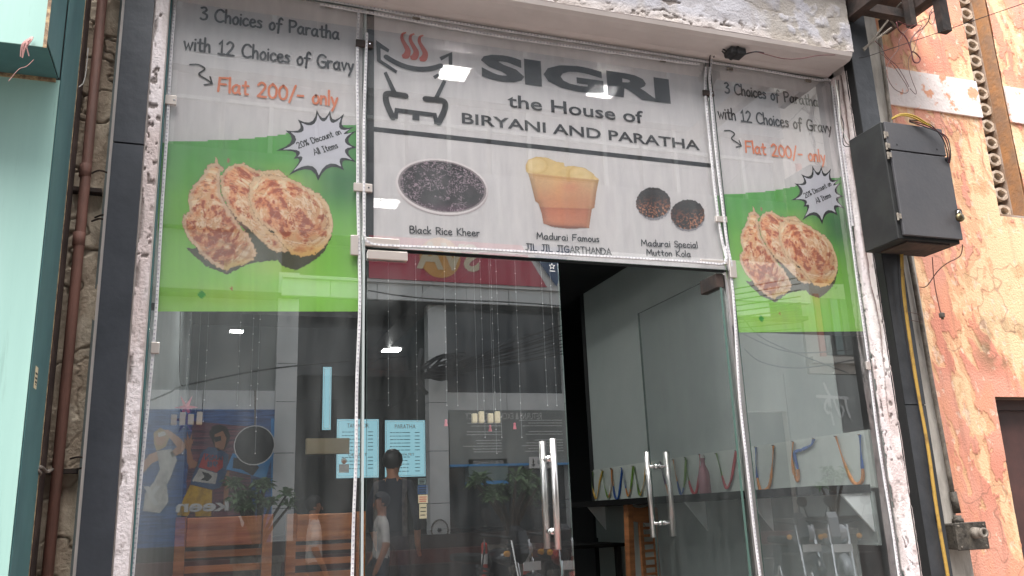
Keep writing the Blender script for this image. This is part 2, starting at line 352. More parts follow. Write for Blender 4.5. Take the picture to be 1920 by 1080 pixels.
def stroke_mesh(bm, pts, wd, y, closed=False, wf=None, facing=-1):   # pts: (x,z) centre line
    p = [Vector((a, b)) for a, b in pts]
    q = [p[0]]
    for a in p[1:]:
        if (a-q[-1]).length > wd*.08: q.append(a)
    p = q
    if len(p) < 2: p = [p[0], p[0]+Vector((wd*.2, 0))]
    L, Rr = [], []
    n = len(p)
    for i in range(n):
        a = p[i]-p[i-1] if i else p[1]-p[0]; b = p[i+1]-p[i] if i < n-1 else p[i]-p[i-1]
        a = a.normalized(); b = b.normalized(); t = (a+b); t = t.normalized() if t.length > 1e-4 else a
        m = Vector((-t.y, t.x)); k = 1/max(.5, m.dot(Vector((-a.y, a.x)))); hw = wd/2*(wf(i/(n-1)) if wf else 1)
        L.append(p[i]+m*hw*k); Rr.append(p[i]-m*hw*k)
    vl = [bm.verts.new((a.x, y, a.y)) for a in L]; vr = [bm.verts.new((a.x, y, a.y)) for a in Rr]
    for i in range(n-1): bm.faces.new((vl[i], vr[i], vr[i+1], vl[i+1]))
    if not wf:
        for s, i, dr in ((0, 0, p[0]-p[1]), (1, n-1, p[-1]-p[-2])):
            dr = dr.normalized()*wd/2; nn = Vector((-dr.y, dr.x))
            cap = [bm.verts.new(((p[i]+dr*math.sin(t)+nn*math.cos(t)*(1 if s else -1)*-1).x, y, (p[i]+dr*math.sin(t)+nn*math.cos(t)*(1 if s else -1)*-1).y)) for t in (math.pi*.25, math.pi*.5, math.pi*.75)]
            a, b = vl[i], vr[i]
            va, vb = Vector((a.co.x, a.co.z)), Vector((b.co.x, b.co.z))
            if (Vector((cap[0].co.x, cap[0].co.z))-va).length > (Vector((cap[2].co.x, cap[2].co.z))-va).length: cap = cap[::-1]
            bm.faces.new([a]+cap+[b])
# --- hand lettering, drawn as pen strokes ('~' smooth, '-' straight), cap height 1
G = {
'A': (.62, '-0,0 .32,1 .62,0;-.12,.35 .5,.35'), 'B': (.5, '-0,0 0,1;~0,1 .3,1 .42,.8 .3,.58 0,.53;~0,.53 .35,.5 .5,.27 .33,.03 0,0'),
'C': (.6, '~.58,.85 .4,1 .15,.9 0,.5 .1,.12 .35,0 .6,.12'), 'D': (.58, '-0,0 0,1;~0,1 .35,.93 .58,.55 .4,.1 0,0'),
'F': (.5, '-0,0 .05,.95 .52,1;-.02,.52 .42,.54'), 'G': (.62, '~.6,.85 .4,1 .15,.9 0,.5 .12,.1 .4,0 .6,.15 .62,.45;-.62,.45 .32,.45'),
'I': (.3, '-.02,1 .3,1;-.16,1 .14,0;-0,0 .28,0'), 'J': (.4, '~.32,1 .32,.3 .2,.02 0,.1;-.15,1 .48,1'), 'K': (.5, '-0,1 0,0;-.45,1 0,.45;-0,.45 .5,0'),
'L': (.42, '-0,1 0,0 .42,0'), 'M': (.72, '-0,0 .08,1;-.08,1 .36,.35;-.36,.35 .64,1;-.64,1 .72,0'), 'N': (.5, '-0,0 0,1;-0,1 .5,0;-.5,0 .5,1'),
'P': (.48, '-.03,0 0,1;~0,.98 .38,.95 .48,.72 .32,.5 .02,.45'), 'R': (.5, '-.0,0 0,1;~0,.98 .36,.95 .46,.74 .32,.52 .02,.47;-.15,.47 .5,0'),
'S': (.45, '~.45,.85 .25,1 .05,.85 .1,.62 .35,.45 .45,.2 .25,0 0,.12'), 'T': (.6, '-0,1 .6,1;-.3,1 .3,0'), 'H': (.5, '-0,0 0,1;-.5,0 .5,1;-0,.52 .5,.52'),
'a': (.46, '~.38,.5 .22,.6 .03,.4 .02,.15 .15,0 .32,.15 .4,.55;~.4,.55 .38,.15 .46,0'), 'c': (.36, '~.35,.5 .2,.6 .02,.38 .05,.1 .2,0 .37,.1'),
'd': (.44, '~.4,.45 .22,.6 .03,.4 .03,.12 .18,0 .4,.2;-.42,1.05 .42,0'), 'e': (.4, '~.03,.3 .33,.38 .3,.56 .12,.58 0,.3 .1,.03 .25,0 .4,.1'),
'f': (.36, '~.42,.93 .3,1.05 .18,.85 .15,.3 .12,-.2;-0,.55 .36,.57'), 'h': (.36, '-0,1.05 0,0;~0,.35 .15,.58 .3,.5 .33,0'), 'i': (.06, '-.03,.58 .03,0;-.03,.82 .035,.84'),
'k': (.36, '-0,1.05 0,0;-.32,.58 .02,.25;-.02,.25 .35,0'), 'l': (.04, '-0,1.05 .02,0'), 'm': (.54, '-0,.58 0,0;~0,.35 .13,.58 .24,.45 .25,0;~.25,.35 .38,.58 .5,.45 .52,0'),
'n': (.34, '-0,.58 0,0;~0,.35 .15,.58 .3,.45 .32,0'), 'o': (.38, '~.2,.6 .02,.35 .08,.03 .28,.03 .38,.3 .3,.55 .19,.6'), 'p': (.36, '-0,.58 -.02,-.4;~0,.45 .2,.6 .36,.35 .25,.03 0,.08'),
'r': (.3, '-0,.58 .02,0;~.02,.35 .12,.55 .3,.55'), 's': (.28, '~.28,.52 .12,.6 .03,.46 .25,.25 .22,.05 0,.05'), 't': (.33, '~.15,.9 .15,.2 .2,.02 .32,.04;-0,.6 .33,.62'),
'u': (.36, '~0,.58 .03,.1 .15,0 .3,.2 .33,.58;-.33,.58 .36,0'), 'v': (.33, '-0,.58 .15,0 .33,.6'), 'w': (.55, '-0,.58 .13,0 .27,.45 .4,0 .55,.58'), 'y': (.36, '-0,.58 .17,.05;~.36,.58 .2,0 .05,-.38'),
'0': (.5, '~.25,1 .03,.7 .05,.2 .25,0 .45,.2 .47,.7 .24,1'), '1': (.42, '-.05,.75 .22,1 .22,0;-0,0 .42,0'), '2': (.48, '~0,.8 .2,1 .42,.8 .3,.45 0,0;-0,0 .48,0'),
'3': (.42, '~.02,.92 .25,1 .38,.8 .15,.55;~.15,.55 .42,.4 .38,.1 .15,0 0,.08'), '%': (.6, '~.14,.95 .02,.8 .14,.62 .26,.8 .14,.95;~.46,.38 .34,.2 .46,0 .58,.2 .46,.38;-.08,0 .52,1'),
'/': (.35, '-0,-.15 .35,1.1'), '-': (.35, '-0,.4 .35,.42'), ' ': (.3, ''), '↘': (1, '')}
def write_strokes(bm, text, base, ex, ey, wd, y0, sx=1., gap=.14, slant=0.):
    # base (x,z) start of baseline; ex,ey: vectors (x,z) for one unit along and up (cap height); y0 plane; returns end
    x = 0; k = 0
    for ch in text:
        wg, s = G[ch]
        for st in s.split(';'):
            if not st: continue
            pts = [tuple(map(float, c.split(','))) for c in st[1:].split()]
            if st[0] == '~': pts = [(v.x, v.y) for v in smooth_pts([Vector((a, b, 0)) for a, b in pts], 5)]
            P = [(base[0]+((x+a*sx+b*slant)*ex[0]+b*ey[0]), base[1]+((x+a*sx+b*slant)*ex[1]+b*ey[1])) for a, b in pts]
            stroke_mesh(bm, P, wd, y0-(k % 10)*.00012); k += 1
        x += wg*sx+gap
    return x-gap
def text_width(text, sx=1., gap=.14): return sum(G[c][0]*sx+gap for c in text)-gap
def pen_line(parent, text, pl, pr, cap, mt, yp=.0100, wd=.012, gap=.14, sx=1., name='lettering', label=None, slant=0.):
    # pl, pr: picture positions of the two ends of the baseline; cap: cap height in metres; widths stretched to fit
    a = AY(*pl, yp); b = AY(*pr, yp); v = Vector((b.x-a.x, b.z-a.z)); L = v.length; ex = v/L
    W = text_width(text, sx, gap); s = L/W; ey = Vector((-ex.y, ex.x))*cap
    bm = nb(); write_strokes(bm, text, (a.x, a.z), (ex.x*s, ex.y*s), (ey.x, ey.y), wd, yp, sx, gap, slant)
    o = obj(name, bm, mt, parent)
    if label: o['label'] = label
    return o
def block_text(body, x0, x1, z0, z1, y, mt, parent=None, name='lettering', facing=-1, bold=0., depth=0., split=False):
    cu = bpy.data.curves.new('t', 'FONT'); cu.body = body; cu.offset = bold; cu.extrude = depth; cu.resolution_u = 3
    to = bpy.data.objects.new('t', cu); COL.objects.link(to); dg = bpy.context.evaluated_depsgraph_get()
    me = bpy.data.meshes.new_from_object(to.evaluated_get(dg)); bpy.data.objects.remove(to)
    n = len(me.vertices); a = np.empty(n*3); me.vertices.foreach_get('co', a); a = a.reshape(-1, 3)
    u = (a[:, 0]-a[:, 0].min())/(a[:, 0].max()-a[:, 0].min()); v = (a[:, 1]-a[:, 1].min())/(a[:, 1].max()-a[:, 1].min())
    xs = x0+u*(x1-x0) if facing < 0 else x1-u*(x1-x0)
    b = np.stack([xs, y+(a[:, 2])*facing*-1*-1, z0+v*(z1-z0)], 1); me.vertices.foreach_set('co', b.ravel()); me.update()
    me.materials.clear()
    if not split: return link(name, me, mt, parent)
    bm = bmesh.new(); bm.from_mesh(me); seen = set(); out = []
    for f0 in bm.faces:                   # one part per letter
        if f0.index in seen: continue
        st = [f0]; seen.add(f0.index); comp = []
        while st:
            f = st.pop(); comp.append(f)
            for v in f.verts:
                for g in v.link_faces:
                    if g.index not in seen: seen.add(g.index); st.append(g)
        vs = {}; V = []; F = []
        for f in comp:
            for v in f.verts:
                if v.index not in vs: vs[v.index] = len(V); V.append(v.co[:])
            F.append([vs[v.index] for v in f.verts])
        m2 = bpy.data.meshes.new('letter'); m2.from_pydata(V, [], F); out.append(link('letter', m2, mt, parent))
    bm.free(); return out
def flat_poly(parent, name, pts, mt, yp, depth=.0004):
    bm = nb(); prism(bm, [(a, yp, b) for a, b in pts], (0, depth, 0)); return obj(name, bm, mt, parent)
def XZ(px, py, yp=0.): p = AY(px, py, yp); return (p.x, p.z)
# ================================================================== SETTING
bm = nb(); box(bm, -60, 60, -60, 60, -.3, 0); setp(obj('ground', bm, 'asphalt'), kind='structure')
bm = nb(); box(bm, -3.5, 8, -1.1, 0.3, .004, .12); setp(obj('pavement', bm, 'paver'), kind='structure')
bm = nb()
for k, z in enumerate((.25, .38, .5)): box(bm, -.4, 3.2, -.75+.25*k, -.12, .12 if k == 0 else (.25, .38)[k-1]+.001, z)
setp(obj('steps', bm, 'red_step'), kind='structure')
bx_ = bx('floor', (-.4, 3.2, -.118, 7.6, .3, .498), 'tile'); setp(bx_, kind='structure')
# interior room
bm = nb(); box(bm, -.42, -.24, .02, 7.6, .5, 3.9); o = obj('room_wall', bm, 'side_wall'); setp(o, 'grey side wall of the shop running back on the left', 'wall')
bm = nb(); box(bm, 3.1, 3.25, .0, 3.42, .5, 3.37); box(bm, 3.1, 3.25, .0, 3.42, 3.372, 3.9); o = obj('room_wall', bm, 'room_wall'); setp(o, 'grey side wall of the shop behind the open door, above and below the ribbon shelf', 'wall')
bx('ledge_panel', (3.078, 3.098, .13, 3.40, 1.292, 1.545), 'room_wall', o)
bx('backing_panel', (3.082, 3.098, .10, 3.40, 1.562, 1.842), 'room_panel', o)
bx('dark_return', (3.1, 5.2, 3.43, 3.5, .5, 3.9), 'room_black', o)
bm = nb(); box(bm, -.42, 5.2, 7.6, 7.75, .5, 3.9); setp(obj('room_back_wall', bm, 'room_dark'), 'dark back wall of the shop behind the menu screens', 'wall')
bm = nb(); box(bm, 5.2, 5.3, 3.5, 7.75, .5, 3.9); setp(obj('room_wall', bm, 'room_black'), 'black wall deep in the shop past the end of the shelf', 'wall')
bm = nb(); box(bm, -.42, 3.09, .03, 3.42, 3.9, 4.0); box(bm, -.42, 5.3, 3.421, 7.75, 3.9, 4.0); box(bm, 1.9, 3.1, .6, 7.6, 3.38, 3.6); o = setp(obj('room_ceiling', bm, 'room_black'), kind='structure')
# ceiling lights
cl = [(1.1, .45), (1.93, .43), (1.12, 2.4), (1.93, 6.3), (.25, 6.6), (0.0, 3.3), (.5, 3.3)]  # last two are unseen lamps added to brighten the chairs
lab = ['bright square ceiling light glowing through the banner left of the big shop name', 'bright square ceiling light glowing through the banner over the letters G and R',
       'bright square ceiling light above the purple rice bowl picture', 'small lit ceiling panel seen through the closed door under the red sign',
       'faint ceiling panel seen high behind the left pane', 'added unseen ceiling panel behind the left poster, brightening the chairs, nearer the side wall', 'added unseen ceiling panel behind the left poster, brightening the chairs, nearer the door']
for (x, y), l in zip(cl, lab):
    zc = 3.70 if y < 4 else 3.62
    hs = .075 if y < 1 else .07 if (x, y) == (.25, 6.6) else .1
    if (x, y) == (1.93, 6.3): zc = 3.37; y = 6.2
    t = thing('ceiling_light', (x, y, zc), l, 'light', 'square ceiling lights of the shop')
    bm = nb()
    for a in ((-1, 1, -1, -.9), (-1, 1, .9, 1), (-1, -.9, -.9, .9), (.9, 1, -.9, .9)): box(bm, x+a[0]*hs*1.1, x+a[1]*hs*1.1, y+a[2]*hs*1.1, y+a[3]*hs*1.1, zc-.006, zc+.006)
    obj('frame', bm, 'white_paint', t); bx('diffuser', (x-hs*.97, x+hs*.97, y-hs*.97, y+hs*.97, zc-.003, zc+.004), 'panel_light_bright' if y < 1 else 'panel_light', t)
    if y > 6: continue
    bm = nb(); box(bm, x-.02, x+.02, y-.02, y+.02, zc+.007, 3.895); obj('hanger', bm, 'black_plastic', t)

# ------------------------------------------------------------------ glass front
def pane(name, b, label, cat, mats=('glass', 'glass_back', 'glass_edge'), facefront=2):
    bm = nb(); fs = box(bm, *b)
    for i, f in enumerate(fs): f.material_index = 2
    fs[facefront].material_index = 0; fs[{2: 4, 5: 3, 3: 5}[facefront]].material_index = 1
    o = obj(name, bm, list(mats), gz); o['label'] = label; return o
gz = thing('shopfront_glazing', (1.43, 0, .5), 'fixed glass front of the shop, side panes and transom over the doors', 'shop window')
pane('glass_pane', (-.222, .562, -.006, .006, .5, 3.70), 'tall fixed glass pane on the left, poster at its top and slatted chairs behind it', 'window')
pane('glass_pane', (.578, 2.302, -.006, .006, 2.588, 3.70), 'wide glass pane above the doors with the shop banner behind it', 'window')
pane('glass_pane', (2.326, 3.078, -.006, .006, .5, 3.70), 'tall fixed glass pane on the right, poster at its top and ribbon shelf behind it', 'window')
# closed door
d1 = thing('glass_door', (.6, 0, .5), 'closed glass door leaf under the banner with a steel pull handle at its right', 'door')
bm = nb(); fs = box(bm, .584, 1.430, -.006, .006, .51, 2.572)
for f in fs: f.material_index = 2
fs[2].material_index = 0; fs[4].material_index = 1
obj('door_glass', bm, ['glass_door', 'glass_back', 'glass_edge'], d1)
def pull(parent, side, axis):          # H pull: two tubes, one each side of the glass, two standoffs
    for s in (-1, 1):
        bm = nb(); c = Vector(side[0]); q = Vector(axis)*s*.062
        lathe(bm, [(.0, 0), (.0130, .001), (.0130, .437), (0, .438)], c+q, 14); obj('handle_tube', bm, 'brushed', parent, True)
        for zz in (.07, .36):
            bm = nb(); a = c+q+Vector((0, 0, zz)); e = c+Vector((0, 0, zz))+Vector(axis)*s*.007; tube(bm, [a, e], .008, 10); tube(bm, [e+(a-e)*.0, e+(a-e)*.25], .0135, 12)
            obj('standoff', bm, 'chrome', parent, True)
pull(d1, [(1.340, 0, 1.36)], (0, 1, 0))
bx('bottom_fitting', (.60, .76, -.02, .02, .515, .56), 'metal_clip', d1)
bx('top_fitting', (.584, .75, -.021, .021, 2.535, 2.574), 'metal_clip', d1, .003)
bm = nb()                                                    # etched star on the corner
st = []
cx, cz = XZ(1034, 500)
for k in range(10):
    r = .014 if k % 2 == 0 else .006; st.append((cx+r*math.sin(k*math.pi/5), cz+r*math.cos(k*math.pi/5)))
for k in range(10):
    a, b = st[k], st[(k+1) % 10]; stroke_mesh(bm, [a, b], .002, -.0068-.0001*k)
stroke_mesh(bm, [(cx-.012, cz-.022), (cx+.012, cz-.022)], .003, -.0068); obj('etched_star', bm, 'white_paint', d1)
# open door, swung in at right angles
d2 = thing('glass_door', (2.27, 0, .5), 'glass door leaf standing open into the shop beside the right mullion', 'door')
bm = nb(); fs = box(bm, 2.259, 2.271, .012, .852, .51, 2.572)
for f in fs: f.material_index = 2
fs[5].material_index = 0; fs[3].material_index = 1
obj('door_glass', bm, ['glass_door', 'glass_back', 'glass_edge'], d2)
pull(d2, [(2.265, .765, 1.36)], (1, 0, 0))
bx('top_fitting', (2.245, 2.285, .010, .16, 2.505, 2.574), 'old_steel', d2, .003)
bx('bottom_fitting', (2.245, 2.285, .010, .16, .515, .56), 'metal_clip', d2)
# slim frames
def frame(name, b, label, mt='brushed'): o = bx(name, b, mt, gz); o['label'] = label; return o
frame('mullion', (.565, .575, -.004, .03, .5, 3.70), 'thin grey joint between the left pane and the doors', 'silicone')
frame('mullion', (.5785, .612, .007, .0095, 2.60, 3.70), 'dark strip down the left edge of the banner', 'black_plastic')
frame('mullion', (2.3055, 2.3225, -.004, .03, .5, 3.70), 'metal joint between the open door and the right pane', 'brushed')
frame('mullion', (2.287, 2.299, .004, .022, .51, 2.58), 'polished metal channel edging the doorway on its right', 'brushed')

# ------------------------------------------------------------------ posters
POST = []
YS = .0120
def px_grid(x0, y0, x1, y1, nx, ny, fn, yp, name, parent):
    xs, ys = np.meshgrid(np.linspace(x0, x1, nx), np.linspace(y0, y1, ny))
    col, keep = fn(xs, ys); col = col*.86+col.mean(-1, keepdims=True)*.14
    dirs = (xs-960)[..., None]*np.array(RIGHT) - (ys-540)[..., None]*np.array(UP) + FPX*np.array(FWD)
    t = (yp+DIST)/dirs[..., 1]; P = np.array(CAM)+dirs*t[..., None]
    return link(name, grid_mesh(P, col, keep), 'print', parent)
pt = thing('poster', (.175, YS, 2.29), 'left poster of flatbreads on green under the words 3 Choices of Paratha', 'poster')
bx('poster_sheet', (-.222, .5615, YS, YS+.001, 2.322, 3.699), 'sheet', pt)
bx('poster_border', (-.222, .5615, YS, YS+.001, 2.292, 2.3215), 'ink', pt)
def leaf_fn(x, y):
    u = (x-300)/370; v = (y-250)/330
    n = fbm(u*3, v*6, 3); m = fbm(u*9+v*2, v*3, 9); st_ = vn(u*70, v*.6, 5)
    top = C3(88, 180, 72); mid = C3(128, 204, 70); bot = C3(146, 222, 76)
    c = mixc(np.broadcast_to(top, x.shape+(3,)), mid, sst(.05, .45, v+.15*(n-.5))); c = mixc(c, bot, sst(.5, .95, v))
    yel = sst(.55, .8, fbm(u*1.6+4, v*4, 21))*sst(.1, .3, v)+np.exp(-((u-.35)/.28)**2-((v-.93)/.07)**2)*.9
    c = mixc(c, C3(178, 214, 84), np.clip(yel, 0, 1)*.75)
    dk = sst(.5, .7, fbm(u*2+9, v*3+2, 31))*(1-sst(.2, .5, v)); c = mixc(c, C3(60, 148, 68), dk*.6)
    dk2 = np.exp(-((u-.93)/.16)**2-((v-.28)/.16)**2); c = mixc(c, C3(40, 118, 66), np.clip(dk2, 0, 1)*.8)
    c = c*(1+.05*(st_-.5)[..., None])
    spot = np.hypot(x-378, y-552) < 7; c[spot] = C3(60, 170, 60); sp2 = np.hypot((x-434)*1.4, y-541) < 3; c[sp2] = C3(190, 90, 40)
    edge = 268-(x-320)/348*32+4*np.sin(x/60)
    return c, (y > edge)
px_grid(296, 232, 672, 584, 150, 140, leaf_fn, YS-.0008, 'leaf_print', pt)
Z_ = lambda L: [(330+a/4.153, 270+b/4.153) for a, b in L]
PL = Z_([(210, 240), (150, 300), (110, 360), (90, 430), (100, 520), (50, 560), (45, 640), (90, 740), (150, 800), (190, 860), (250, 910), (320, 960), (400, 990), (430, 960), (540, 940), (600, 900), (632, 860), (612, 790), (560, 700), (500, 640), (450, 560), (390, 470), (350, 380), (345, 240), (375, 185), (330, 150), (325, 105), (305, 105), (300, 150), (240, 165)])
PM = Z_([(340, 250), (390, 190), (450, 150), (530, 145), (600, 190), (680, 210), (800, 195), (865, 245), (880, 300), (700, 330), (580, 400), (610, 540), (700, 640), (800, 740), (890, 840), (770, 845), (700, 790), (640, 730), (560, 650), (480, 590), (420, 520), (370, 430), (345, 340)])
PR = Z_([(565, 330), (600, 270), (680, 235), (760, 245), (870, 260), (970, 305), (1060, 360), (1130, 395), (1190, 480), (1228, 600), (1215, 700), (1170, 790), (1080, 860), (980, 880), (900, 860), (840, 795), (760, 690), (660, 620), (600, 540), (570, 440)])
PS = Z_([(80, 810), (130, 860), (230, 950), (400, 1018), (480, 975), (560, 935), (640, 920), (790, 905), (830, 950), (930, 985), (1010, 950), (1110, 880), (1160, 830), (1215, 720), (900, 640), (600, 640), (300, 800)])
def bread(c, x, y, poly, cen, seed, rimc, ecc=1., tilt=0., cooked=.5):
    jx = x+2.2*(vn(x/3, y/3, seed)-.5)*2; jy = y+2.2*(vn(x/3, y/3, seed+5)-.5)*2
    ins, d = poly_sd(jx, jy, poly)
    dx, dy = x-cen[0], y-cen[1]; ct, s_ = math.cos(tilt), math.sin(tilt); X_, Y_ = dx*ct+dy*s_, (-dx*s_+dy*ct)*ecc
    r = np.hypot(X_, Y_); th = np.arctan2(Y_, X_)
    sw = r+9*th/3.14*2+10*(fbm(x/26, y/26, seed+7)-.5)
    lay = fbm(sw/5.5, th*2.4, seed+11, 3)                                    # flaky coil layers
    crs = sst(.52, .66, fbm(sw/4, th*3.5, seed+17, 3))
    blot = fbm(x/13, y/13, seed+23, 4)
    b = mixc(np.broadcast_to(C3(226, 172, 122), x.shape+(3,)), C3(243, 210, 172), sst(.42, .6, lay))
    big = fbm(x/19, y/19, seed+23, 4); b = mixc(b, C3(232, 152, 96), sst(.44, .6, big)*.8)
    flake = fbm(sw/6.5, th*5, seed+29, 3)
    b = mixc(b, C3(204, 96, 50), sst(.50, .60, big*.55+flake*.45)*.8); b = mixc(b, C3(160, 66, 38), sst(.57, .64, big*.5+flake*.5)*.7)
    rg = 1-np.abs(fbm(sw/9, th*3.2, seed+37, 3)-.5)*2; b = mixc(b, C3(150, 88, 58), sst(.955, .985, rg)*.6); b = mixc(b, C3(255, 240, 220), sst(.93, .97, 1-np.abs(fbm(sw/8, th*3, seed+47, 3)-.5)*2)*.35)
    b = b*(1.04-.10*((dx+dy)/120))[..., None]
    rim = (1-sst(5, 10, d)); b = mixc(b, rimc*(1+.12*(fbm(x/5, y/5, seed+3)[..., None]-.5)), rim*.85)
    b = mixc(b, C3(120, 78, 52), (1-sst(0, 1.8, d))*.55)
    if seed == 300: b = mixc(b, C3(236, 176, 70), sst(455, 485, y+.12*(x-540))*.75)
    c[ins] = b[ins]; return ins
def bread_fn(x, y):
    c = np.zeros(x.shape+(3,)); jx = x+3*(vn(x/2.5, y/2.5, 77)-.5); jy = y+3*(vn(x/2.5, y/2.5, 78)-.5)
    k, _ = poly_sd(jx, jy, PS); c[k] = C3(72, 70, 40); c += (fbm(x/5, y/5, 2)[..., None]-.5)*14
    k |= bread(c, x, y, PL, (385, 415), 100, C3(232, 196, 160), 1.0, .3, .50)
    fold = np.exp(-(((y-430)-(x-350)*.35)/3.2)**2)*(x > 350)*(x < 470); fold2 = np.exp(-(((y-465)-(x-360)*.12-6*np.sin(x/14))/2.6)**2)*(x > 368)*(x < 476)
    m, _ = poly_sd(x, y, PL); f = np.clip(fold+fold2, 0, 1)*m; c = mixc(c, C3(150, 92, 60), f*.35)
    ye = sst(478, 500, y)*(x > 420)*m; c = mixc(c, C3(206, 170, 70), ye*.6)
    k |= bread(c, x, y, PM, (470, 400), 200, C3(234, 198, 152), 2.2, .9, .52)
    k |= bread(c, x, y, PR, (545, 400), 300, C3(240, 206, 160), 1.15, .5, .49)
    g2, _ = poly_sd(x, y, Z_([(352, 330), (420, 470), (600, 640), (700, 760), (640, 850), (560, 700), (440, 560)])); nk = g2 & ~k; c[nk] = C3(112, 74, 50); k |= g2
    k |= (np.hypot((x-428)/1.4, (y-301)/2.2) < 2.2); c[np.hypot((x-428)/1.4, (y-301)/2.2) < 2.4] = C3(170, 120, 80)
    return c, k
px_grid(338, 290, 632, 520, 330, 258, bread_fn, YS-.0012, 'flatbread_print', pt)
# starburst
def curved_star(sp, cen, dip=.55, k=5):
    out = []
    n = len(sp)
    for i in range(n):
        a, b = Vector(sp[i]), Vector(sp[(i+1) % n]); c = Vector(cen); m = (a+b)/2; m = m+(c-m)*dip
        for j in range(k):
            t = j/k; out.append(tuple(a*(1-t)**2+m*2*t*(1-t)+b*t*t))
    return out
SPK = [(518.5, 280.4), (536, 242.6), (559, 222), (594.5, 203.7), (620, 204), (646, 211), (664, 236), (690, 243.5), (687, 275), (690, 303), (646, 317.8), (597, 337), (542, 326.7), (551, 296)]
SPK = [(min(a, 669.5), b) for a, b in SPK]
cen = (606, 267)
o1 = curved_star(SPK, cen, .50); inner = [(cen[0]+(a-cen[0])*.86, cen[1]+(b-cen[1])*.86) for a, b in o1]
flat_poly(pt, 'starburst_outline', [XZ(a, b) for a, b in o1], 'ink', YS-.0018)
flat_poly(pt, 'starburst', [XZ(a, b) for a, b in inner], 'burst_white', YS-.0023)
YT = YS-.0028
def seg(poly_end): return poly_end
pen_line(pt, '3 Choices of Paratha', (376, 36), (635, 74), .058, 'ink', YT, .0092)
pen_line(pt, 'with 12 Choices of Gravy', (345, 92), (662, 134), .060, 'ink', YT, .0092)
pen_line(pt, 'Flat 200/- only', (409, 171), (632, 199), .064, 'ink_orange', YT, .0098)
pen_line(pt, '20% Discount on', (560, 278), (640, 251), .026, 'ink', YT, .0042)
pen_line(pt, 'All Items', (590, 291), (634, 277), .026, 'ink', YT, .0042)
bm = nb()
for k, l in enumerate([[(356, 119), (372, 119), (384, 127), (373, 137), (388, 147), (398, 155)], [(383, 157), (398, 155)], [(398, 155), (394, 142)]]):
    P = smooth_pts([Vector((a, b, 0)) for a, b in l], 5); stroke_mesh(bm, [XZ(v.x, v.y) for v in P], .0065, YT-.0002*k)
obj('arrow', bm, 'ink', pt)
# the same print again on the right pane
p2 = copy_tree(pt); p2.location = pt.location+Vector((2.5195, 0, 0))
p2['label'] = 'right poster of flatbreads on green beside the grey meter box'; 
for o in (pt, p2): o['group'] = 'flatbread posters on the side panes'

# banner
bn = thing('banner', (1.44, YS, 2.59), 'wide shop banner above the doors with bowl logo, SIGRI lettering and three dishes', 'banner')
bx('banner_sheet', (.5795, 2.301, YS, YS+.001, 2.594, 3.699), 'sheet', bn)
bx('rule', (.585, 2.298, YS-.0012, YS-.0004, 3.117, 3.139), 'ink', bn)
bx('bottom_edge', (.58, 2.30, YS-.006, YS+.002, 2.580, 2.5935), 'black_plastic', bn)
def fit_text(body, tl, br, mt='ink', bold=0., name='lettering'):
    a = AY(*tl, YT); b = AY(*br, YT); return block_text(body, a.x, b.x, b.z, a.z, YT, mt, bn, name, -1, bold)
# boxes measured on the facade plane
z1 = AY(905, 147).z; z2 = AY(905, 100).z
x0, x1 = AY(903, 125).x, AY(1257, 165).x
zb, zt = AY(1257, 190).z, AY(1257, 146).z
def letter_s(x0, x1, z0, z1):
    return [(x1, z1-.1*(z1-z0)), (x0+.5*(x1-x0), z1), (x0+.05*(x1-x0), z1-.22*(z1-z0)), (x0+.5*(x1-x0), (z0+z1)/2+.01), (x1-.03*(x1-x0), z0+.26*(z1-z0)), (x0+.5*(x1-x0), z0), (x0-.02, z0+.12*(z1-z0))]
block_text('SIGRI', x0, x1, (z1+zb)/2-.004, (z2+zt)/2+.004, YT, 'ink', bn, 'lettering', -1, .05, split=True)
q = lambda a, b: AY(a, b, YT)
block_text('the House of', q(952, 195).x, q(1206, 222).x, q(952, 200).z-.002, q(952, 176).z, YT, 'ink', bn, 'lettering', -1, .016, split=True)
block_text('BIRYANI AND PARATHA', q(866, 225).x, q(1312, 275).x, q(866, 231).z, q(866, 211).z, YT, 'ink', bn, 'lettering', -1, .018, split=True)
for tx, a, b, cp in (('Black Rice Kheer', (769, 437), (899, 443), .031), ('Madurai Famous', (1007, 448), (1123, 454), .030), ('JIL JIL JIGARTHANDA', (986, 469), (1146, 478), .030),
                 ('Madurai Special', (1203, 461), (1308, 465), .030), ('Mutton Kola', (1213, 479), (1295, 482), .030)):
    pen_line(bn, tx, a, b, cp, 'ink', YT, .0052, gap=.16)
# logo, traced in the enlarged crop (x 5.4, origin 680,40)
LZ = lambda L: [(680+a/5.4, 40+b/5.4) for a, b in L]
for pts in ([(140, 180), (276, 275), (262, 305), (185, 262), (187, 378), (356, 490), (342, 518), (148, 392)],
            [(913, 298), (913, 430), (876, 430), (876, 342), (800, 388), (783, 352)], [(716, 545), (770, 515), (786, 545), (738, 576)],
            [(216, 512), (246, 498), (352, 715), (300, 712)], [(820, 582), (852, 600), (772, 772), (724, 768)]):
    flat_poly(bn, 'logo_print', [XZ(*p) for p in LZ(pts)], 'ink', YT)
for pts, wdt in (([(242, 350), (330, 402), (440, 448), (560, 472), (680, 470), (800, 440)], .034), ([(440, 746), (330, 728), (262, 722), (238, 745), (250, 830), (310, 965)], .038), ([(640, 775), (740, 785), (815, 795), (842, 830), (830, 900), (775, 1018)], .038)):
    bm = nb(); P = smooth_pts([Vector((a, b, 0)) for a, b in LZ(pts)], 6); stroke_mesh(bm, [XZ(v.x, v.y) for v in P], wdt*.72, YT-.0002); obj('logo_print', bm, 'ink', bn)
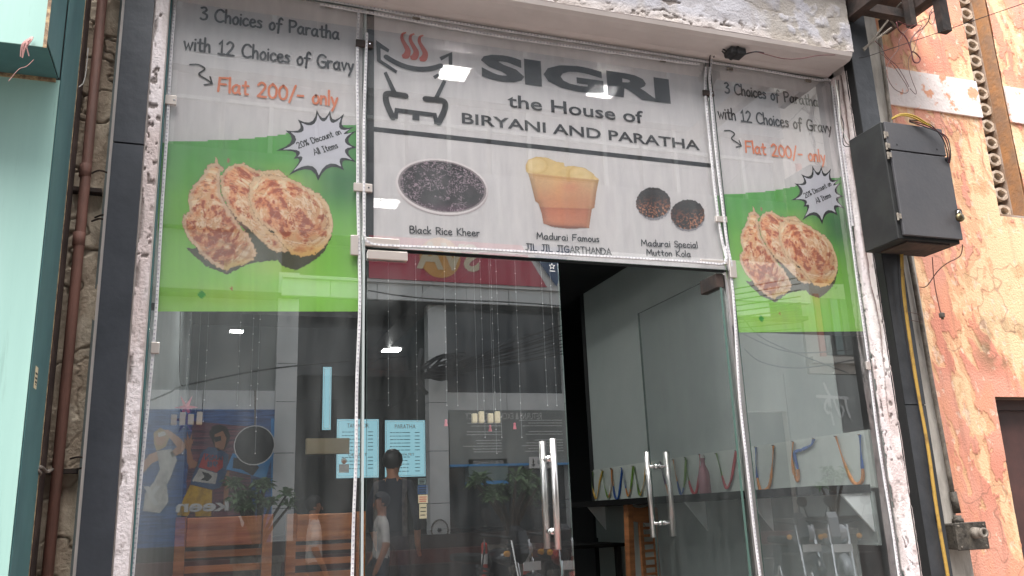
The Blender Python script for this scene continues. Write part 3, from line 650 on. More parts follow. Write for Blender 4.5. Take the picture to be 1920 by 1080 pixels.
flat_poly(bn, 'logo_print', [XZ(*p) for p in LZ([(283, 935), (322, 935), (330, 866), (752, 920), (768, 1000), (800, 1035), (730, 1030), (718, 955), (580, 940), (578, 996), (508, 988), (508, 932), (364, 914), (360, 980), (285, 972)])], 'ink', YT-.0004)
for dx in (0, 84, 176):
    bm = nb(); P = smooth_pts([Vector((a+dx, b+dx*.165, 0)) for a, b in LZ([(444, 102), (406, 118), (404, 170), (440, 240), (460, 290), (440, 340), (404, 342)])], 6)
    P = [Vector((680+(a)/5.4, 40+(b)/5.4, 0)) for a, b in [(444+dx, 102+dx*.165), (408+dx, 120+dx*.165), (404+dx, 168+dx*.165), (436+dx, 230+dx*.165), (462+dx, 285+dx*.165), (446+dx, 335+dx*.165), (404+dx, 345+dx*.165)]]
    P = smooth_pts(P, 6); stroke_mesh(bm, [XZ(v.x, v.y) for v in P], .026, YT, wf=lambda t: .25+1.1*t if t < .85 else 1.2-.6*(t-.85)/.15); obj('steam', bm, 'ink_red', bn)
# dishes
KZ = lambda L: [(730+a/3.1475, 280+b/3.1475) for a, b in L]
def kheer_fn(x, y):
    cx, cy = 828.5, 351; ct, s_ = math.cos(.16), math.sin(.16); dx, dy = x-cx, y-cy
    X_, Y_ = dx*ct+dy*s_, -dx*s_+dy*ct; r = np.hypot(X_/88, Y_/53); ri = np.hypot((X_-.5)/79.5, (Y_+1.5)/45.5)
    c = np.broadcast_to(C3(240, 230, 230), x.shape+(3,)).copy(); c = mixc(c, C3(176, 158, 160), sst(.93, 1., r)*sst(330, 400, y))
    dark = mixc(np.broadcast_to(C3(44, 36, 40), x.shape+(3,)), C3(66, 56, 60), sst(.4, .7, fbm(x/20, y/20, 3)))
    dark = mixc(dark, C3(84, 54, 70), sst(378, 392, y))
    cl_ = fbm(x/17, y/11, 61, 3)+.16*sst(380, 315, y)+.08*sst(830, 760, x)-.10*sst(355, 380, y)
    wx, wy = x+4*fbm(x/5, y/5, 9), y+4*fbm(x/5, y/5, 10); rg = 1-np.abs(fbm(wx/4.2, wy/3.0, 15, 2)-.5)*2
    rice = sst(.86, .93, rg)*sst(.50, .58, cl_)+(vn(x/1.5, y/1.3, 71) > .955)*sst(.40, .5, cl_)*.8
    dark = mixc(dark, C3(196, 164, 180), np.clip(rice, 0, 1)*.85)
    ins = ri < 1; c[ins] = dark[ins]; band = (ri >= 1) & (ri < 1.05); c[band] = C3(150, 134, 138)
    return c, r < 1
px_grid(736, 292, 922, 412, 210, 136, kheer_fn, YS-.0012, 'rice_bowl_print', bn)
CUP = KZ([(805, 130), (803, 95), (820, 60), (870, 42), (930, 48), (985, 72), (1030, 78), (1035, 100), (1080, 96), (1150, 108), (1200, 140), (1220, 165), (1238, 175), (1222, 260), (1212, 345), (1196, 352), (1180, 465), (1060, 470), (960, 458), (908, 438), (898, 380), (880, 320), (860, 305), (835, 200), (818, 140)])
def cup_fn(x, y):
    ins, d = poly_sd(x, y, CUP); zx, zy = (x-730)*3.1475, (y-280)*3.1475
    c = np.broadcast_to(C3(232, 198, 128), x.shape+(3,)).copy()
    c = mixc(c, C3(242, 208, 136), sst(.3, .7, fbm(x/16, y/9, 5)))
    body = zy > 140+(zx-820)*.10
    t = sst(180, 330, zy); b = mixc(np.broadcast_to(C3(222, 172, 116), x.shape+(3,)), C3(214, 142, 94), t)
    b = mixc(b, C3(222, 140, 96), np.exp(-((zx-1070)/60)**2-((zy-225)/35)**2)*.8)
    b = mixc(b, C3(204, 114, 74), sst(338, 350, zy-(zx-880)*.03)); b = mixc(b, C3(216, 134, 92), sst(350, 420, zy)*.6)
    b = mixc(b, C3(176, 90, 60), np.exp(-((zy-346-(zx-880)*.03)/6)**2)*.45); b = mixc(b, C3(150, 84, 62), sst(436, 448, zy-(zx-908)*.07)*.7)
    b = b*(1+.10*(fbm(x/2, y/2, 8)-.5)-.16*(1-sst(0, 13, d))+.05*np.exp(-((zx-1000)/70)**2))[..., None]; b = mixc(b, C3(232, 196, 146), .5*np.exp(-((zx-1205+ (zy-180)*.12)/8)**2)*.5)
    c[body] = b[body]
    for a, r_ in (((870, 95), 62), ((1130, 150), 72)):
        rr = np.hypot(zx-a[0], (zy-a[1])*1.3); c = mixc(c, C3(208, 160, 84), np.exp(-((rr-r_)/7)**2)*.35*(~body)); c = mixc(c, C3(250, 224, 164), np.exp(-((rr-r_*.45)/22)**2)*.4*(~body))
    c = mixc(c, C3(200, 150, 70), np.exp(-((zy-150-(zx-820)*.10)/5)**2)*.5)
    c = mixc(c, C3(190, 140, 80), (1-sst(0, 1.3, d))*.5)
    return c, ins
px_grid(983, 290, 1126, 432, 170, 168, cup_fn, YS-.0012, 'ice_cream_cup_print', bn)
def kola_fn(x, y):
    k = np.zeros(x.shape, bool); c = np.broadcast_to(C3(150, 146, 152), x.shape+(3,)).copy()
    jx = x+2.4*(vn(x/2.2, y/2.2, 3)-.5); jy = y+2.4*(vn(x/2.2, y/2.2, 4)-.5)
    for (cx, cy, rx, ry) in ((1226, 384, 32, 29), (1290, 406, 32, 28)): k |= np.hypot((jx-cx)/rx, (jy-cy)/ry) < 1
    for (cx, cy, rx, ry, s) in ((1225, 380, 32.5, 29, 1), (1289.5, 402, 32, 28, 2)):
        r = np.hypot((jx-cx)/rx, (jy-cy)/ry); ins = r < 1; k |= ins
        sp = fbm(x/2.3, y/2.3, s*10, 3); b = mixc(np.broadcast_to(C3(42, 32, 30), x.shape+(3,)), C3(120, 62, 42), sst(.4, .62, sp))
        b = mixc(b, C3(206, 128, 84), sst(.55, .72, sp)*sst(-6, 14, y-cy+.4*(x-cx)*(s == 2))); b = mixc(b, C3(34, 28, 28), sst(2, -18, y-cy)*.85); c[ins] = b[ins]
    return c, k
px_grid(1190, 348, 1324, 438, 190, 130, kola_fn, YS-.0012, 'meatball_print', bn)

# ------------------------------------------------------------------ LED strips
def resample(P, step):
    out = [P[0].copy()]; acc = 0
    for a, b in zip(P, P[1:]):
        L = (b-a).length; t = step-acc
        while t < L: out.append(a+(b-a)*t/L); t += step
        acc = (L-(t-step))
    return out
def led(pts, label, yp=-.008, wv=.0016, wdt=.0125, chips=True):
    P = [AY(x, y, yp) for x, y in pts]; P = smooth_pts(P, 4); P = resample(P, .03)
    for i, p in enumerate(P): p.x += wv*math.sin(i*.23+len(pts)); p.z += wv*.6*math.sin(i*.17)
    t = thing('led_strip', P[len(P)//2], label, 'led strip', 'unlit LED strips round the glass')
    bm = nb(); flat_tube(bm, P, wdt, .0055); obj('silicone_tube', bm, 'led_tube', t)
    if chips:
        bm = nb(); Q = resample(P, .0165)
        for i, p in enumerate(Q[1:-1], 1):
            tg = (Q[i+1]-Q[i-1]).normalized(); s = Vector((0, 1, 0)).cross(tg)
            a = tg*(.0028 if i % 3 else .0011); b = s*(.0026 if i % 3 else .0046)
            prism(bm, [p+Vector((0, -.0072, 0))+q for q in (-a-b, a-b, a+b, -a+b)], (0, .0016, 0))
        setp(obj('led_chip', bm, 'led_chip', t), kind='stuff')
    return t
led([(331, -40), (326, 40), (318, 150), (309, 300), (299, 480), (286, 660), (272, 820), (258, 960), (243, 1130)], 'LED strip down the far left edge of the glass beside the white jamb')
led([(673, 22), (670, 120), (670, 240), (671, 350), (673, 440), (674, 560), (670, 700), (668, 850), (662, 980), (660, 1130)], 'LED strip down the joint between the left pane and the closed door, full height')
led([(687, 62), (684, 180), (682, 300), (682, 420), (684, 448), (700, 458), (760, 462), (900, 468), (1050, 476), (1200, 485), (1330, 494), (1354, 496), (1362, 486), (1360, 460)], 'LED strip dropping beside the banner and turning along its bottom edge', -.016)
led([(560, -8), (675, 12), (800, 34), (950, 58), (1130, 86), (1250, 104), (1326, 116), (1440, 134), (1530, 150), (1553, 148), (1560, 160)], 'upper LED strip running along the top of the panes under the soffit', -.010)
led([(600, 8), (676, 22), (690, 24), (800, 44), (950, 70), (1100, 92), (1250, 113), (1318, 121)], 'lower LED strip of the pair along the top of the banner', -.014)
led([(1324, 126), (1322, 180), (1331, 270), (1341, 360), (1350, 430), (1360, 480), (1370, 520), (1378, 600), (1388, 760), (1401, 880), (1414, 990), (1430, 1120)], 'LED strip beside the open doorway running down to the ground')
led([(1336, 100), (1330, 140), (1334, 200), (1343, 290), (1352, 370), (1362, 450), (1372, 500)], 'short LED strip with its cable end looped up to the adapter', -.016)
led([(1560, 160), (1572, 260), (1588, 380), (1604, 500), (1620, 620), (1638, 760), (1655, 880), (1675, 1010), (1692, 1130)], 'LED strip down the far right edge of the glass')
led([(1566, 165), (1578, 262), (1590, 350), (1600, 430)], 'short loose LED strip doubled beside the far right edge', -.018)
# clips and patch fittings
def clip(px, py, wx, wz, label, yp=-.007, mt='metal_clip', d=.012, screw=True):
    c = AY(px, py, yp); t = thing('glass_clip', (c.x, yp, c.z-wz/2), label, 'glass clip', 'metal clips holding the glass')
    bm = nb(); box(bm, c.x-wx/2, c.x+wx/2, yp-d, yp, c.z-wz/2, c.z+wz/2); obj('plate', bm, mt, t, bevel=.002)
    if screw: bm = nb(); lathe(bm, [(.0, -.0015), (.004, -.001), (.004, .0)], (c.x+wx*.3, yp-d, c.z), 10, 'y'); obj('screw', bm, 'chrome', t)
clip(320, 189, .045, .04, 'clip on the left pane high beside the words Flat 200'); clip(683, 84, .075, .034, 'dark clip at the top of the banner left edge', mt='old_steel')
clip(680, 353, .078, .036, 'white clip between left poster and banner'); clip(291, 653, .03, .042, 'clip on the left jamb below the poster', -.007, 'metal_clip', .012, False)
clip(1351, 412, .062, .03, 'white clip between banner and right poster'); clip(1327, 176, .062, .03, 'dark clip at the top of the banner right edge', mt='old_steel')
clip(1626, 686, .025, .04, 'clip on the right jamb above the Hindi letters', screw=False)
for a, b, l in ((617, 10, 'left of the banner'), (780, 34, 'above the bowl logo'), (1242, 112, 'above the last letter of the shop name'), (1368, 128, 'under the black adapter'), (1515, 150, 'near the right jamb')):
    clip(a, b+2, .034, .016, 'small top clip under the soffit '+l, -.007, 'conduit', .008, False)
def patch(name, corners, label):
    t = thing(name, AY(*corners[0][0:2]), label, 'door fitting', 'patch fittings at the door tops')
    for (x0, y0, x1, y1) in corners:
        a, b = AY(x0, y0, -.007), AY(x1, y1, -.007); bx('cover_plate', (a.x, b.x, -.021, -.0075, b.z, a.z), 'metal_clip', t, .002)
patch('patch_fitting', [(657, 442, 671, 480), (684, 446, 748, 466)], 'pinkish metal patch fitting at the banner lower left corner')
patch('patch_fitting', [(1311, 487, 1362, 497), (1364, 489, 1380, 522)], 'pinkish metal patch fitting at the banner lower right corner')

# ------------------------------------------------------------------ lintel and soffit
bm = nb()
prof = [(.0, 3.703), (-.03, 3.703), (-.055, 3.710), (-.15, 3.706), (-.185, 3.708), (-.205, 3.722), (-.212, 3.742), (-.19, 3.750), (0, 3.90)]
prism(bm, [(-.45, y, z) for y, z in prof], (3.50, 0, 0)); o = obj('lintel_soffit', bm, 'soffit'); setp(o, 'smooth cream painted soffit band above the glass with a black adapter on it', 'soffit')
def plast(u, v):
    x, y = u, v
    big = fbm(x*2.2, y*5, 3); f = fbm(x*30, y*30, 4, 4)
    chips = sst(.60, .66, fbm(x*9, y*26, 7, 4))*sst(.22, .05, np.abs(v-.05)) ; pits = sst(.64, .69, fbm(x*40, y*70, 11, 3))*np.exp(-((v-.035-.012*np.sin(x*5))/.022)**2)
    crack = (np.abs(fbm(x*3, y*8, 17, 4)-.5) < .012)*sst(.45, .6, fbm(x*4, y*4, 19))
    hole = sst(2.96, 3.08, x+.12*(fbm(x*9, y*9, 5)-.5)+ .5*y)*sst(.40, .55, fbm(x*14, y*14, 23))
    m = np.clip(pits+crack+hole*.8+chips*.25, 0, 1)
    d = .003*big+.0022*f-.006*m
    c = mixc(np.broadcast_to(C3(178, 176, 182), x.shape+(3,)), C3(160, 158, 165), sst(.4, .7, fbm(x*5, y*9, 31)))
    c = mixc(c, C3(120, 112, 104), sst(.12, .42, v+.18*(fbm(x*6, y*9, 71)-.5))*sst(.35, .7, fbm(x*11, y*17, 73, 4))*.75); st2 = sst(.55, .75, fbm(x*17, y*1.6, 77, 3)); c = mixc(c, C3(158, 150, 144), st2*.45); c = mixc(c, C3(196, 184, 176), sst(.08, .02, v)*.6); c = mixc(c, C3(104, 94, 88), np.clip(pits*.9+crack*.9+chips*.2, 0, 1)*.85); c = mixc(c, C3(150, 142, 132), hole*.7); return d, c
o = link('lintel', relief((-.45, -.200, 3.752), (3.52, 0, 0), (0, .0, .62), (0, -1, 0), 520, 110, plast), 'relief'); setp(o, 'peeling white plaster face of the lintel above the soffit', 'lintel')
bx('lintel_core', (-.45, 3.06, -.188, .35, 3.76, 4.36), 'soffit', o)

# ------------------------------------------------------------------ left side
def jamb_white(seed, pitted=.6, crackx=None):
    def fn(u, v):
        f = fbm(u*40, v*14, seed, 4); p = sst(pitted+.035, pitted+.085, fbm(u*55, v*38, seed+3, 3)); e = sst(.6, .64, fbm(u*26, v*9, seed+8, 3))*sst(.018, .0, u)
        band = sst(.5, .6, fbm(u*4, v*1.3, seed+12)); p = p*(.25+.75*band); m = np.clip(p+e*.9, 0, 1); d = .006*f-.006*m
        c = mixc(np.broadcast_to(C3(226, 216, 218), u.shape+(3,)), C3(206, 190, 188), sst(.4, .65, fbm(u*9, v*3, seed+20))); sm = fbm(u*12, v*2.2, seed+60, 4); c = mixc(c, C3(178, 168, 164), sst(.52, .7, sm)*.6); c = mixc(c, C3(110, 100, 96), m*.75)
        if crackx is not None:
            cx = crackx+.012*(fbm(u*0+1, v*2.2, 5)-.5)*4; wd = .004+.010*fbm(u*0, v*7, 6)*sst(1.55, 1.95, v); q = (np.abs(u-cx) < wd)*sst(1.3, 1.5, v)
            q = q*1.; d = d-.018*q; c = mixc(c, C3(92, 64, 54), q*.95); wl = fbm(u*20, v*8, 60); c = mixc(c, C3(246, 242, 240), sst(.5, .7, wl)*(1-q)*.5)
        return d, c
    return fn
o = link('left_jamb', relief((-.276, -.088, .5), (.046, .0, 0), (0, 0, 3.2), (0, -1, 0), 26, 620, jamb_white(3)), 'relief'); setp(o, 'narrow white peeling jamb left of the glass', 'jamb')
bx('jamb_core', (-.40, -.2285, -.080, .019, .5, 3.70), 'soffit', o)
bx('trim', (-.2275, -.2225, -.03, .012, .5, 3.70), 'teal_dark', o)
t = thing('black_pillar_cladding', (-.335, -.1, .12), 'flat charcoal panel strip between rough concrete and the white left jamb', 'pillar')
bx('panel', (-.388, -.282, -.10, -.06, .12, 2.905), 'black_panel', t); bx('panel', (-.388, -.282, -.10, -.06, 2.912, 4.3), 'black_panel', t); bx('backing', (-.384, -.286, -.058, .02, .12, 4.3), 'room_black', t)
def rough(u, v):
    b = fbm(u*7, v*3.0, 5, 4); r = 1-np.abs(fbm(u*9, v*6, 9, 4)-.5)*2; f = fbm(u*60, v*60, 14, 3); gsh = .55*sst(.955, .995, 1-np.abs(fbm(u*5+2, v*7, 25, 4)-.5)*2)*sst(.45, .6, fbm(u*3, v*1.2, 28))
    d = .030*b+.008*r+.004*f-.018*gsh
    c = mixc(np.broadcast_to(C3(202, 188, 168), u.shape+(3,)), C3(168, 152, 134), sst(.4, .65, fbm(u*10, v*5, 30))); c = mixc(c, C3(198, 186, 168), sst(.56, .72, fbm(u*16, v*10, 33))*.8)
    c = mixc(c, C3(66, 58, 50), gsh*.8); return d, c
o = link('rough_concrete_wall', relief((-.78, .05, .12), (.39, 0, 0), (0, 0, 4.2), (0, -1, 0), 110, 900, rough), 'relief'); setp(o, 'broken rough concrete strip behind the rusty downpipe', 'wall')
bx('wall_core', (-2.6, -.395, .055, .4, .12, 4.4), 'conduit', o)
# downpipe
t = thing('downpipe', (-.49, -.03, .12), 'thin reddish brown downpipe running up the gap beside the teal cladding', 'pipe')
P1, P2 = AY(192, 0, -.03), AY(87, 1080, -.03)
bm = nb(); tube(bm, [(P1.x, -.03, 4.3), ((P1.x+P2.x)/2+.002, -.03, 2.6), (P2.x, -.03, .12)], .0185, 16); obj('pipe', bm, 'rust_pipe', t, True)
for py in (308, 437):
    z = AY(150, py, -.03).z; bm = nb(); lathe(bm, [(.0186, -.05), (.0215, -.048), (.0215, .0), (.0186, .002)], (P1.x-.004, -.03, z), 16); obj('coupling', bm, 'rust_pipe', t, True)
for py in (350, 880):
    z = AY(150, py, -.03).z; bm = nb(); box(bm, P1.x-.05, P1.x+.055, -.02, .05, z-.012, z+.004); obj('bracket', bm, 'old_steel', t)
# steel upright behind the cladding
t = thing('steel_upright', (-.53, -.1, .12), 'dark rusty steel angles between teal cladding and downpipe', 'steel post')
bx('angle', (-.575, -.528, -.19, -.184, .12, 4.3), 'brown_steel', t); bx('angle', (-.580, -.576, -.19, -.05, .12, 4.3), 'old_steel', t); bx('angle', (-.552, -.533, -.10, -.095, .12, 4.3), 'old_steel', t)
bx('angle', (-.524, -.518, -.12, -.02, .12, 4.3), 'brown_steel', t)
# teal cladding
t = thing('teal_cladding', (-1.5, -.5, .12), 'pale mint green metal cladding of the neighbouring shop, full height on the left', 'cladding')
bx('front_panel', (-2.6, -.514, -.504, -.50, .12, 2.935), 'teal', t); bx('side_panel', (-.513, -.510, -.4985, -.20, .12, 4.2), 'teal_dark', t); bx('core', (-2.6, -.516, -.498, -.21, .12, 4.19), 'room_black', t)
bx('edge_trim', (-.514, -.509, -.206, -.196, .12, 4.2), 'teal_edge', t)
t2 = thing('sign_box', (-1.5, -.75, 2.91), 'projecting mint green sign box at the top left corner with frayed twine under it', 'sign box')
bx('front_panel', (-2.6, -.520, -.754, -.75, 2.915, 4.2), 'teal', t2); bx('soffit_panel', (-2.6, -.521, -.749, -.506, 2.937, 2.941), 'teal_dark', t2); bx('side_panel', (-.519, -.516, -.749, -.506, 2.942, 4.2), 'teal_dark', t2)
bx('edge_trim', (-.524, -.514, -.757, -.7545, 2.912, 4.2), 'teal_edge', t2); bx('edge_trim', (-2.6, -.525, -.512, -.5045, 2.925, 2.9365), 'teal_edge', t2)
for k in range(3):
    a = AY(-40+k*0+62, 66+k*2, -.76)
bm = nb()
for k in range(7):
    a = AY(61+random.uniform(-3, 3), 70, -.762); b = AY(random.choice([40, 62, 58])+random.uniform(-4, 6), random.uniform(92, 118), -.765); tube(bm, smooth_pts([a, (a+b)/2+Vector((random.uniform(-.01, .01), -.01, .004)), b], 4), .0022, 4)
tube(bm, smooth_pts([AY(63, 112, -.765), AY(50, 124, -.765), AY(35, 130, -.765), AY(16, 152, -.765)], 5), .0008, 4)
setp(obj('twine', bm, 'twine'), 'frayed pinkish twine knotted to the corner of the mint sign box', 'twine')
s = thing('sticker', AX(68, 710, -.509), 'small torn notice stuck on the teal cladding side', 'sticker')
c = AX(68, 708, -.5085); bm = nb(); box(bm, -.5095, -.509, c.y-.022, c.y+.022, c.z-.034, c.z+.034); obj('paper', bm, 'cream', s)
bm = nb()
for k, zz in enumerate((.012, -.002, -.014, -.020)):
    box(bm, -.5088, -.5085, c.y-.016+.003*k, c.y+.016, c.z+zz-.003, c.z+zz+(.003 if k < 3 else -.001))
obj('print_lines', bm, 'ink', s)
wire('cobweb_wire', [AY(165, 90, -.1), AY(158, 150, -.1), AY(143, 166, -.12), AY(134, 174, -.15)], .002, 'wire_white', None, 'pale cobwebbed wire strung beside the rusty pipe top', 'wire')
wire('knotted_cloth', [AY(62, 890, -.2), AY(70, 882, -.22), AY(76, 888, -.2), (AY(66, 880, -.21)), AY(78, 876, -.2), AY(88, 884, -.15), AY(98, 880, -.08)], .006, 'conduit', None, 'knotted dusty rag tied at the cladding edge', 'rag')
for k, (px, py) in enumerate(((190, 325), (196, 408), (190, 415), (150, 860), (160, 880))):
    bm = nb(); a = AY(px-18, py, 0); tube(bm, smooth_pts([a, a+Vector((.03, -.03, .003)), a+Vector((.06, -.025, -.002)), a+Vector((.085, .0, .002))], 4), .0035, 5)
    setp(obj('rebar_stub', bm, 'old_steel'), ['rusty bar end at the upper bracket of the pipe', 'upper of two bent rusty bar ends in the broken concrete', 'lower of two bent rusty bar ends in the broken concrete', 'rusty bar end level with the rag', 'rusty bar end just under the rag'][k], 'bar', 'rusty bars in the broken concrete')

# ------------------------------------------------------------------ right side
o = link('right_jamb', relief((3.079, .0, .5), (.012, -.10, 0), (0, 0, 3.2), (-1, -.1, 0), 46, 700, jamb_white(41, .62, .062)), 'relief'); setp(o, 'white flaking jamb with a brown crack right of the glass', 'jamb')
o2 = link('jamb_face', relief((3.091, -.10, .5), (.03, 0, 0), (0, 0, 3.2), (0, -1, 0), 14, 400, jamb_white(51, .6)), 'relief', o); bx('jamb_core', (3.10, 3.125, -.088, .3, .5, 4.2), 'soffit', o)
t = thing('steel_column', (3.16, -.15, .12), 'black steel column between the white right jamb and the yellow cable', 'column')
bx('front_plate', (3.100, 3.222, -.152, -.146, .12, 1.93), 'black_steel', t); bx('front_plate', (3.100, 3.222, -.152, -.146, 1.935, 4.3), 'black_steel', t)
bx('side_plate', (3.095, 3.0995, -.152, -.09, .12, 4.3), 'room_black', t); bx('core', (3.126, 3.221, -.145, .3, .12, 4.3), 'room_black', t)
o = bx('plaster_strip', (3.2225, 3.43, -.02, .29, .12, 4.35), 'plaster_strip'); setp(o, 'bare grey white plaster strip between the black column and the conduit', 'wall')
# orange wall with ring lattice
t = thing('orange_wall', (4.6, .3, 0), 'sunlit peeling orange and ochre plaster wall on the right', 'wall')
def owall(seed):
    def fn(u, v):
        wx = u+.25*(fbm(u*2, v*2, seed+40)-.5); lean = .18*v
        st_ = fbm((wx+lean)*5.5, v*1.5, seed, 6); fine = fbm((wx+lean)*22, v*9, seed+3, 5)
        q = st_*.66+.34*fine; zone = .055*sst(.8, 2.4, v)-.05*sst(1.7, .9, v)+.02*np.sin(u*3)-.032
        pe = sst(.518, .530, q+zone); pe2 = sst(.572, .590, q+zone+.03*(fbm(u*30, v*18, seed+7, 4)-.5)); soft = fbm(u*2.2, v*2.6, seed+50, 4)
        moss = sst(.50, .66, fbm(u*7, v*9, seed+9, 5))*np.exp(-((v-2.33)/.13)**2)*sst(4.05, 4.3, u+.1*fbm(u*5, v*5, 2))
        c = mixc(np.broadcast_to(C3(230, 164, 142), u.shape+(3,)), C3(222, 148, 126), sst(.4, .62, soft)); c = mixc(c, C3(236, 166, 132), sst(.45, .7, fbm(u*9, v*5, seed+61))*.6)
        c = mixc(c, C3(238, 188, 146), pe*.8); c = mixc(c, C3(246, 210, 168), pe2*.8); wh = sst(.70, .72, fbm(u*30+v*4, v*20, seed+15, 4)); c = mixc(c, C3(244, 212, 190), wh*.7)
        c = mixc(c, C3(206, 160, 120), sst(.6, .7, fbm(u*16, v*10, seed+70, 4))*pe*.5); c = mixc(c, C3(128, 112, 82), moss*.8)
        edge = np.exp(-((q+zone-.522)/.004)**2); c = mixc(c, C3(176, 112, 84), edge*.45); ck = sst(.985, .996, 1-np.abs(fbm(u*3.1, v*2.3, seed+90, 4)-.5)*2); c = mixc(c, C3(134, 92, 76), ck*.35)
        run = sst(.6, .75, fbm(u*26, v*.9, seed+81, 3)); c = c*(1-.06*run[..., None])
        d = -.003*pe-.0012*pe2-.001*wh+.003*fbm(u*4, v*4, seed+20)+.0003*fbm(u*60, v*60, seed+22, 2); return d, c
    return fn
def wallpiece(x0, x1, z0, z1, seed, nu, nv):
    def f(u, v): return owall(seed)(u+x0, v+z0)
    o = link('plaster_face', relief((x0, .3, z0), (x1-x0, 0, 0), (0, 0, z1-z0), (0, -1, 0), nu, nv, f), 'relief', t); return o
wallpiece(3.40, 4.17, .12, 3.14, 5, 200, 640); wallpiece(4.17, 5.6, 2.04, 3.14, 5, 300, 240); wallpiece(3.40, 4.475, 3.14, 5.2, 5, 240, 420); wallpiece(4.715, 5.6, 3.14, 5.2, 5, 180, 380); wallpiece(5.0, 5.6, .12, 2.04, 5, 100, 300)
bm = nb(); box(bm, 3.42, 4.474, .318, .55, 3.141, 5.2); box(bm, 4.716, 5.6, .318, .55, 3.141, 5.2); box(bm, 3.42, 4.16, .318, .55, .12, 3.139); box(bm, 4.16, 5.6, .318, .55, 2.05, 3.139); box(bm, 5.0, 5.6, .318, .55, .12, 2.049); obj('masonry', bm, 'reveal_orange', t)
bm = nb(); box(bm, 3.42, 4.476, .288, .301, 3.785, 4.035); obj('raised_band', bm, 'wall_white_band', t); bm = nb(); box(bm, 4.714, 5.6, .288, .301, 3.785, 4.035); obj('raised_band', bm, 'wall_white_band', t)
bx('reveal', (4.7165, 4.7155+.0, .305, .55, 3.16, 5.2) if False else (4.708, 4.7145, .31, .40, 3.16, 5.2), 'reveal_orange', t); bx('reveal', (4.700, 4.7145, .401, .54, 3.16, 5.2), 'reveal', t)
bx('sill', (4.476, 4.714, .31, .5, 3.141, 3.158), 'reveal', t)
lt = thing('ring_lattice', (4.58, .4, 3.16), 'vertical stack of grey plaster rings in the slot of the orange wall', 'lattice')
bx('backing', (4.4765, 4.699, .53, .54, 3.16, 5.2), 'deep', lt)
bm0 = nb(); n = 28
rr = [[bm0.verts.new((r*math.cos(2*math.pi*k/n)*.98, y, r*math.sin(2*math.pi*k/n)*.70)) for k in range(n)] for r, y in ((.036, 0), (.060, 0), (.060, .09), (.036, .09))]
for a, b in ((0, 1), (1, 2), (2, 3), (3, 0)):
    for k in range(n): bm0.faces.new((rr[a][k], rr[b][k], rr[b][(k+1) % n], rr[a][(k+1) % n]))
rme = bpy.data.meshes.new('ring'); bm0.normal_update(); bmesh.ops.recalc_face_normals(bm0, faces=bm0.faces[:]); bm0.to_mesh(rme); bm0.free(); rme.materials.append(M['ring_plaster'])
for k in range(17):
    for q in range(2):
        ro = bpy.data.objects.new('ring', rme); COL.objects.link(ro); ro.parent = lt
        ro.location = Vector((4.545+q*.105, .395+.012*q, 3.222+k*.1165+q*.058*0))-lt.location
# brown door
dt = thing('brown_door', (4.6, .42, .12), 'dull brown metal door in the orange wall at the lower right', 'door')
bx('leaf', (4.20, 4.98, .42, .45, .12, 1.975), 'door_brown', dt); bx('head', (4.172, 5.0, .39, .45, 1.978, 2.035), 'door_brown', dt); bx('frame_post', (4.172, 4.198, .40, .45, .12, 1.977), 'door_brown', dt)
# meter box
mb = thing('meter_box', (3.17, -.28, 2.67), 'dark grey metal meter box with a padlock, hung on the black column', 'box')
X0, X1, Z0, Z1 = 2.988, 3.358, 2.672, 3.264; zs = 3.115
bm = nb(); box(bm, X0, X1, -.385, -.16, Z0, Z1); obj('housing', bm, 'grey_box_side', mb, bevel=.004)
bx('upper_cover', (X0+.012, X1-.004, -.398, -.386, zs+.004, Z1-.002), 'grey_box', mb, .002); bx('door', (X0+.022, X1+.004, -.402, -.386, Z0+.016, zs-.004), 'grey_box', mb, .003)
for zz in (.88, .78, .7, .18): bm = nb(); z = Z0+(Z1-Z0)*zz; lathe(bm, [(.005, -.018), (.005, .018)], (X0+.008, -.393, z), 8); box(bm, X0+.008, X0+.02, -.404, -.4, z-.012, z+.012); obj('hinge', bm, 'conduit', mb)
bm = nb(); lathe(bm, [(0, -.012), (.011, -.01), (.011, 0)], (X1-.014, -.402, zs-.018), 10, 'y'); obj('lock', bm, 'black_plastic', mb)
for (px, py) in ((1682, 271), (1757, 280)): p = AY(px, py, -.399); bm = nb(); lathe(bm, [(0, -.001), (.005, 0)], (p.x, -.399, p.z), 10, 'y'); obj('screw_hole', bm, 'deep', mb)
bm = nb(); p = AY(1797, 398, -.41); box(bm, p.x-.012, p.x+.012, -.42, -.402, p.z-.01, p.z+.012); obj('hasp', bm, 'cast_iron', mb)
bx('cable_flange', (X0+.06, X1-.05, -.37, -.2, Z0-.008, Z0-.001), 'old_steel', mb)
pk = thing('padlock', AY(1800, 405, -.425), 'round brass padlock hanging from the meter box hasp', 'padlock')
p = AY(1800, 408, -.425); bm = nb(); lathe(bm, [(0, -.012), (.019, -.009), (.021, 0), (.019, .009), (0, .012)], p, 18, 'y'); obj('body', bm, 'brass', pk, True)
bm = nb(); tube(bm, [p+Vector((.010*math.cos(a), 0, .018+.016*math.sin(a))) for a in [math.pi*k/8 for k in range(9)]], .0032, 8); obj('shackle', bm, 'chrome', pk, True)
